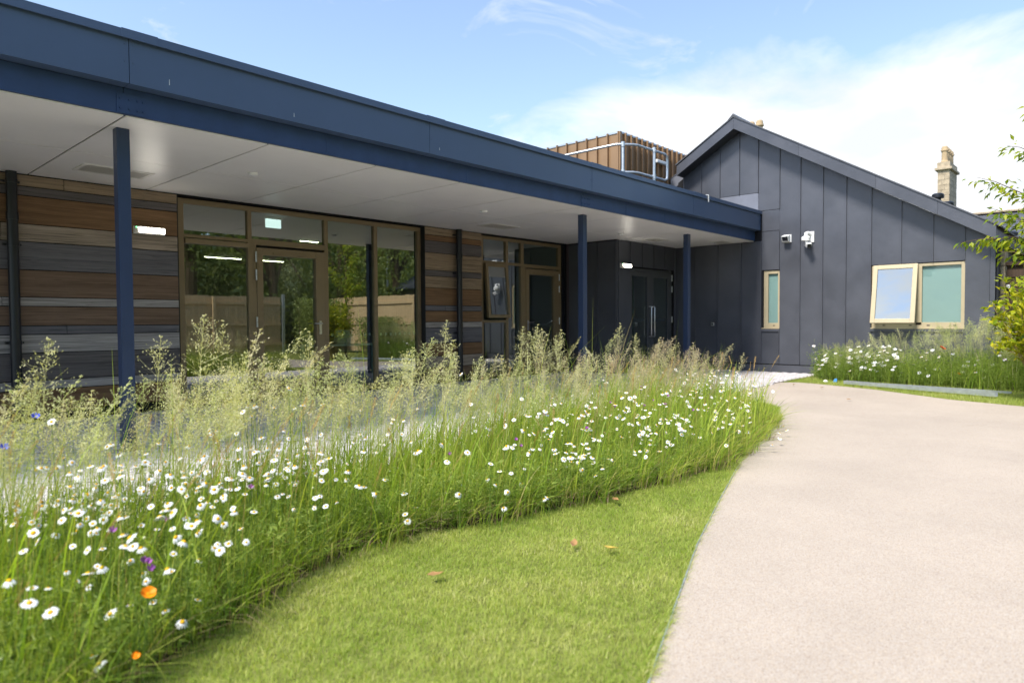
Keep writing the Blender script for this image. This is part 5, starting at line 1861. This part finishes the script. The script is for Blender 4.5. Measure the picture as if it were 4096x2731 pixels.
# --- clipped lawn
def lawn_blades(poly, dens, hmin, hmax, keepf):
    x, y = scatter(poly, dens)
    k = keepf(x, y)
    x, y = x[k], y[k]
    n = len(x)
    # patches of drier turf
    pa = 0.5 + 0.5 * np.sin(x * 5.1 + 1.3 * np.sin(y * 3.7)) * np.sin(y * 6.3 + 1.7 * np.sin(x * 2.9))
    pb = 0.5 + 0.5 * np.sin(x * 17 + 2 * np.sin(y * 11)) * np.sin(y * 19 + 2 * np.sin(x * 13))
    rv = np.clip(NR.random(n) * 0.56 + 0.34 * pa + 0.16 * pb, 0, 1)
    return blades(np.stack([x, y, np.full(n, -0.003)], 1), NR.uniform(hmin, hmax, n) * (0.75 + 0.5 * pb), NR.uniform(0.0018, 0.0042, n), NR.uniform(0, 6.28, n), NR.uniform(0, 6.28, n), NR.uniform(0.1, 1.1, n), 2, rv)


bp_ = BED
def in_view(x, y):
    X, Y = x, y
    r = X * 0.676445 - Y * 0.736465
    f = X * 0.736 + Y * 0.676
    return (f > 1.9) & (np.abs(r) < f * 0.78 + 0.1)


V1 = lawn_blades(LAWN, 15000, 0.014, 0.032, lambda x, y: in_view(x, y) & ~inside(x, y, bp_))
n = 5200
seg = NR.integers(2, len(EDGE) - 2, n)
tt_ = NR.random(n)
E0 = np.array(EDGE)
ep = E0[seg] + (E0[seg + 1] - E0[seg]) * tt_[:, None] + NR.normal(0, 0.012, (n, 2)) + np.array([-0.004, 0.012])
Ve = blades(np.concatenate([ep, np.full((n, 1), -0.003)], 1), NR.uniform(0.02, 0.055, n), NR.uniform(0.0018, 0.004, n), NR.uniform(0, 6.28, n), NR.normal(-1.2, 0.8, n), NR.uniform(0.3, 1.4, n), 3, NR.random(n))
V, T, R = merge([V1, Ve])
tag(link('lawn_grass', tri_mesh('lawn_grass', V, T, m_lawnb, R)), 'short mown grass between the wildflower bed and the path', 'grass', kind='stuff')
V, T, R = lawn_blades(LAWN2, 2600, 0.03, 0.07, lambda x, y: (y > 0.2) & ~inside(x, y, BED2))
tag(link('lawn_grass', tri_mesh('lawn_grass', V, T, m_lawnb, R)), 'short grass strip between the path and the bed under the gable', 'grass', kind='stuff')

# --- bed under the gable
x, y = scatter(BED2, 260)
n = len(x)
hb = np.clip(0.30 + 0.45 * (4.4 - y) / 2.6, 0.25, 0.75) * NR.uniform(0.5, 1.1, n)
Vb = blades(np.stack([x, y, np.zeros(n)], 1), hb, NR.uniform(0.006, 0.012, n), NR.uniform(0, 6.28, n), NR.uniform(0, 6.28, n), NR.uniform(0.1, 1.0, n), 3, NR.random(n) * 0.7)
tag(link('meadow_grass', tri_mesh('meadow_grass', *Vb[:2], m_blade, Vb[2])), 'long grass in the flower bed under the large gable window', 'grass', kind='stuff')
V, T, R = herb(BED2, 800, 0.16, 0.66, 1)
tag(link('meadow_herbs', tri_mesh('meadow_herbs', V, T, m_herb, R)), 'feathery green foliage in the flower bed under the large gable window', 'foliage', kind='stuff')
x, y = scatter(BED2, 70)
n = len(x)
hs = np.clip(0.55 + 0.42 * (4.4 - y) / 2.4, 0.42, 1.0) * NR.uniform(0.55, 1.15, n)
kk = y < 4.25
x, y, hs = x[kk], y[kk], hs[kk]
n = len(x)
V, T, R = plant_many(PT, np.stack([x, y, np.zeros(n)], 1), hs, NR.uniform(0, 6.28, n), np.abs(NR.normal(0.16, 0.16, n)), NR.uniform(0, 6.28, n), np.full(n, 0.0))
tag(link('seed_heads', tri_mesh('seed_heads', V, T, m_seed, R)), 'pale grass seed heads in the flower bed under the large gable window', 'seed heads', kind='stuff')


def small_daisy(seed):
    r = random.Random(seed)
    mb = MB()
    n = 10
    R_ = 0.030
    mb.cur = 0
    for i in range(n):
        a = 2 * math.pi * i / n
        c_, s_ = math.cos(a), math.sin(a)
        wd = 0.0055
        mb.add([(c_ * R_ * .2 + s_ * wd * .5, s_ * R_ * .2 - c_ * wd * .5, 0), (c_ * R_ * .2 - s_ * wd * .5, s_ * R_ * .2 + c_ * wd * .5, 0),
                (c_ * R_ - s_ * wd, s_ * R_ + c_ * wd, r.uniform(-.004, .004)), (c_ * R_ + s_ * wd, s_ * R_ - c_ * wd, r.uniform(-.004, .004))], [(0, 1, 2, 3)])
    mb.cur = 1
    mb.lathe([(0.008, 0.001), (0.006, 0.005), (0.001, 0.006)], (0, 0, 0), 6)
    mb.cur = 2
    mb.cyl((0, 0, 0), (r.uniform(-.05, .05), r.uniform(-.05, .05), -0.40), 0.0015, n=3, cap=False)
    return mb.mesh('daisy', [m_petal, m_disc, m_stem])


SD = [small_daisy(s) for s in range(4)]
x1, y1 = scatter([(12.42, 4.2), (13.3, 4.42), (13.4, 3.0), (12.5, 2.8)], 78)
x2, y2 = scatter([(12.4, 3.4), (13.2, 3.4), (13.3, 1.2), (12.4, 1.2)], 26)
spots = sorted(list(zip(x1, y1)) + list(zip(x2, y2)), key=lambda q: q[0] + rnd.uniform(0, .4))
for x, y in spots[:58]:
    o = bpy.data.objects.new('daisy', SD[rnd.randrange(4)])
    COL.objects.link(o)
    o.location = (x, y, rnd.uniform(0.16, 0.50))
    o.rotation_euler = (rnd.gauss(0, .25), rnd.gauss(-.45, .25), rnd.uniform(0, 6.28))
    tag(o, 'small white daisy in the flower bed under the gable wall', 'daisy', 'daisies under the gable wall')
mb = MB()
for x, y in spots[58:]:
    M_ = Matrix.Translation((x, y, rnd.uniform(0.22, 0.62))) @ Matrix.Rotation(rnd.gauss(-.45, .25), 4, 'Y') @ Matrix.Rotation(rnd.gauss(0, .25), 4, 'X')
    me_ = SD[rnd.randrange(4)]
    for pg in me_.polygons:
        mb.cur = pg.material_index
        mb.add([M_ @ me_.vertices[q].co for q in pg.vertices], [tuple(range(len(pg.vertices)))])
tag(mb.build('small_daisies', [m_petal, m_disc, m_stem]), 'drift of small white daisies at the back of the bed under the gable', 'daisies', kind='stuff')


# --- shrub and young tree at the right edge
def shrub(name, base, H, Rr, nst, nlv, mt, label, leaf=(0.07, 0.12)):
    e = empty(name, base, label, 'shrub')
    b = Vector(base)
    mb = MB()
    Cs, Ds = [], []
    for i in range(nst):
        a = rnd.uniform(0, 6.28)
        sp = Rr * math.sqrt(rnd.random())
        tip = b + Vector((math.cos(a) * sp, math.sin(a) * sp, H * rnd.uniform(0.45, 1.0)))
        mid = b + Vector((math.cos(a) * sp * .45, math.sin(a) * sp * .45, H * .35))
        mb.tube([b + Vector((math.cos(a) * .05, math.sin(a) * .05, 0)), mid, tip], 0.009, 5, 0.003)
        for q in range(nlv):
            t = 0.25 + 0.75 * math.sqrt(rnd.random())
            p = mid.lerp(tip, (t - .35) / .65) if t > .35 else b.lerp(mid, t / .35)
            Cs.append(p + Vector((rnd.gauss(0, .05), rnd.gauss(0, .05), rnd.gauss(0, .03))))
            dv = (tip - mid).normalized() * .5 + Vector((rnd.gauss(0, .8), rnd.gauss(0, .8), rnd.gauss(0.1, .6)))
            Ds.append(dv.normalized())
    mb.build('branches', mat('shrub_twig', (0.25, 0.20, 0.06), 0.8), e)
    C = np.array([tuple(c) for c in Cs]); D = np.array([tuple(d) for d in Ds])
    V, T, R = leaves(C, NR.uniform(leaf[0], leaf[1], len(C)), D, 0.5)
    link('foliage', tri_mesh('foliage', V, T, mt, R), e)
    return e


shrub('garden_shrub', (11.0, 0.80, 0), 1.62, 0.62, 80, 44, m_leaf_y, 'yellow-green leafy shrub at the right edge beside the flower bed')

e = empty('young_tree', (11.6, 0.55, 0), 'young tree whose leafy branches reach in from the right edge', 'tree')
B0 = Vector((11.6, 0.55, 0))
mb = MB()
mb.tube([B0, B0 + Vector((0.02, -.02, 1.2)), B0 + Vector((0, .05, 2.4)), B0 + Vector((-.05, .1, 3.5)), B0 + Vector((-.05, .15, 4.4))], 0.04, 8, 0.010)
tips = [((11.3, 1.80, 2.16), 2.0), ((11.3, 1.62, 3.05), 2.3), ((11.3, 1.28, 3.42), 2.9), ((11.3, 1.45, 2.60), 1.9), ((11.3, 1.34, 2.00), 1.6), ((11.2, 1.20, 1.62), 1.3),
        ((11.3, 1.22, 2.45), 1.8), ((11.5, 1.1, 2.8), 2.2), ((11.0, 0.7, 2.7), 2.0), ((12.2, 0.3, 3.2), 2.4), ((11.4, -0.3, 2.9), 2.0), ((11.9, 1.0, 4.0), 3.0), ((11.3, 1.0, 3.9), 3.0), ((12.2, 1.1, 2.5), 1.9), ((11.25, 1.25, 2.2), 1.7)]
Cs, Ds = [], []
for (tp, z0) in tips:
    s0 = B0 + Vector((0, .05, z0))
    tp = Vector(tp)
    md = s0.lerp(tp, .5) + Vector((0, 0, 0.10))
    pts = [s0, s0.lerp(md, .6) + Vector((0, 0, .02)), md, md.lerp(tp, .6) + Vector((0, 0, .03)), tp]
    mb.tube(pts, 0.012, 5, 0.0025)
    ln = (tp - s0).length
    for q in range(int(85 * ln)):
        t = 0.2 + 0.8 * rnd.random()
        p = s0.lerp(md, t / .5) if t < .5 else md.lerp(tp, (t - .5) / .5)
        side = Vector((rnd.gauss(0, .6), rnd.gauss(0, .6), rnd.gauss(-.15, .35)))
        tw = rnd.uniform(0, .16)
        Cs.append(p + side.normalized() * tw)
        Ds.append((side.normalized() * .7 + (tp - s0).normalized() * .5 + Vector((0, 0, -.55))).normalized())
mb.build('trunk', m_bark, e, smooth=True)
C = np.array([tuple(c) for c in Cs]); D = np.array([tuple(d) for d in Ds])
V, T, R = leaves(C, NR.uniform(0.075, 0.125, len(C)), D, 0.42)
link('crown', tri_mesh('crown', V, T, m_leaf_t, R), e)


# --- trees and hedges across the garden
def tree(x, y, H, Rr, nlv, label, group, leaf=(0.12, 0.24)):
    e = empty('broadleaf_tree', (x, y, 0), label, 'tree', group)
    mb = MB()
    b = Vector((x, y, 0))
    mb.tube([b, b + Vector((.1, 0, H * .3)), b + Vector((0, .1, H * .6)), b + Vector((.1, .1, H * .9))], H * .028, 8, H * .006)
    cl_c = []
    for i in range(26):
        d = rdirs(1)[0]
        rr = Rr * (0.35 + 0.65 * rnd.random())
        c_ = b + Vector((d[0] * rr, d[1] * rr, H * .60 + d[2] * H * .36))
        cl_c.append(c_)
        if i < 12:
            s0 = b + Vector((0, 0, H * rnd.uniform(.25, .6)))
            mb.tube([s0, s0.lerp(c_, .5) + Vector((0, 0, .2)), c_], H * .010, 5, H * .003)
    mb.build('trunk', m_bark, e, smooth=True)
    cc = np.array([tuple(c) for c in cl_c])
    w_ = NR.integers(0, len(cc), nlv)
    C = cc[w_] + NR.normal(0, Rr * 0.20, (nlv, 3))
    V, T, R = leaves(C, NR.uniform(leaf[0], leaf[1], nlv), rdirs(nlv, -.3), 0.55)
    link('crown', tri_mesh('crown', V, T, m_leaf_g, R), e)


TG = 'trees beyond the fence'
for (x, y, H, Rr) in ((4, -9, 9, 3.0), (9, -10, 9.5, 3.4), (14, -8.5, 8.5, 3.0), (18.5, -6.0, 8, 2.8), (19, -11, 11, 4.0), (24, -9, 10, 3.6), (12.5, -13, 12, 4.2), (-1, -12, 10, 3.6)):
    tree(x, y, H, Rr, 5200, 'broad leafy tree beyond the timber fence, seen only as a reflection in the windows', TG)


def woodland():
    n = 42000
    C = np.stack([NR.uniform(-8, 42, n), NR.uniform(-19, -14.5, n), np.zeros(n)], 1)
    top = 7.5 + 2.0 * np.sin(C[:, 0] * .7) + 1.2 * np.sin(C[:, 0] * 1.9 + 1)
    C[:, 2] = NR.random(n) ** 0.8 * top
    V, T, R = leaves(C, NR.uniform(0.22, 0.45, n), rdirs(n, -.2), 0.6)
    tag(link('woodland', tri_mesh('woodland', V, T, m_leaf_g, R)), 'wooded bank far across the garden, seen only in the window reflections', 'woodland', kind='stuff')
    gx, gy = np.meshgrid(np.linspace(-60, 90, 40), np.linspace(-90, -16, 16))
    gz = 9.5 * np.clip((-16 - gy) / 30, 0, 1) ** 0.6 + 1.2 * np.sin(gx * .21) * np.clip((-16 - gy) / 30, 0, 1) - 0.05
    V = np.stack([gx, gy, gz], 2).reshape(-1, 3)
    T = []
    for j in range(15):
        for i in range(39):
            a = j * 40 + i
            T += [(a, a + 1, a + 41), (a, a + 41, a + 40)]
    tag(link('hillside', tri_mesh('hillside', V, np.array(T), mat('wooded_hill', (0.035, 0.055, 0.02), 0.95, 0.1, var=0.5, vscale=0.6))), kind='structure')


woodland()


def hedge(x0, x1, y0, y1, H, nlv, label):
    e = empty('hedge', ((x0 + x1) / 2, (y0 + y1) / 2, 0), label, 'hedge')
    mb = MB()
    for i in range(10):
        x, y = rnd.uniform(x0 + .1, x1 - .1), rnd.uniform(y0 + .1, y1 - .1)
        mb.tube([(x, y, 0), (x + rnd.uniform(-.1, .1), y, H * .5), (x + rnd.uniform(-.2, .2), y, H * .95)], 0.02, 5, 0.006)
    mb.build('stems', m_bark, e)
    C = np.stack([NR.uniform(x0, x1, nlv), NR.uniform(y0, y1, nlv), NR.uniform(0.05, H, nlv)], 1)
    V, T, R = leaves(C, NR.uniform(0.05, 0.09, nlv), rdirs(nlv, .2), 0.5)
    link('foliage', tri_mesh('foliage', V, T, m_leaf_g, R), e)


hedge(12.5, 14.1, -4.2, -3.2, 1.95, 9000, 'dense green hedge in the garden, reflected in the bronze door')
hedge(13.2, 14.1, -1.4, 0.3, 1.25, 7000, 'low dark hedge before the fence, reflected in the right pane')
hedge(11.8, 12.6, -2.4, -1.6, 0.6, 2500, 'low bushy shrub at the path side, reflected in the third pane')

# --- small litter
m_dead = mat('dead_leaf', (0.30, 0.17, 0.07), 0.8, 0.2, var=0.3, vscale=40)
m_deady = mat('yellow_dead_leaf', (0.42, 0.30, 0.06), 0.8, 0.2, var=0.2, vscale=40)
lit = [(2.55, 1.95, m_dead, 'brown fallen leaf near the middle of the lawn'), (2.62, 1.78, m_deady, 'yellow fallen leaf on the lawn near the path'),
       (1.85, 2.15, m_dead, 'brown fallen leaf on the lawn close to the bed'), (11.0, 3.55, m_dead, 'brown leaf on the path near the terrace corner'),
       (11.2, 4.05, m_deady, 'pale leaf at the grass edge by the terrace corner'), (9.6, 2.75, m_dead, 'brown leaf on the open path'),
       (12.2, 3.2, m_deady, 'pale yellow leaf on the grass beside the steel channels'), (3.35, 2.25, m_dead, 'brown fallen leaf where the bed meets the lawn')]
for x, y, mt, lb in lit:
    s = 0.035
    mb = MB()
    mb.add([(-s, 0, .006), (-.3 * s, .5 * s, .012), (.5 * s, .45 * s, .008), (1.1 * s, 0, .016), (.5 * s, -.45 * s, .01), (-.3 * s, -.5 * s, .006), (0.1 * s, 0, .002)],
           [(0, 1, 6), (1, 2, 6), (2, 3, 6), (3, 4, 6), (4, 5, 6), (5, 0, 6)])
    o = link('fallen_leaf', mb.mesh('fallen_leaf', mt), None, (x, y, 0.012 if y < 2.0 and x > 9 else 0.03))
    o.rotation_euler = (rnd.uniform(-.08, .08), rnd.uniform(-.08, .08), rnd.uniform(0, 6.28))
    tag(o, lb, 'leaf')
mb = MB()
mb.hexa([(12.33, 3.73, .012), (12.36, 3.73, .012), (12.36, 3.79, .012), (12.33, 3.79, .012), (12.34, 3.735, .07), (12.35, 3.735, .075), (12.35, 3.775, .06), (12.34, 3.775, .065)])
tag(mb.build('plastic_scrap', mat('blue_plastic', (0.06, 0.25, 0.6), 0.4)), 'scrap of bright blue plastic on the grass by the small daisies', 'litter')
mb = MB()
mb.lathe([(0.03, 0), (0.042, .015), (0.03, .035), (0.008, .045)], (12.28, 3.9, 0.0), 8)
tag(mb.build('pale_stone', m_drop, smooth=True), 'small pale stone on the grass beside the blue scrap', 'stone')
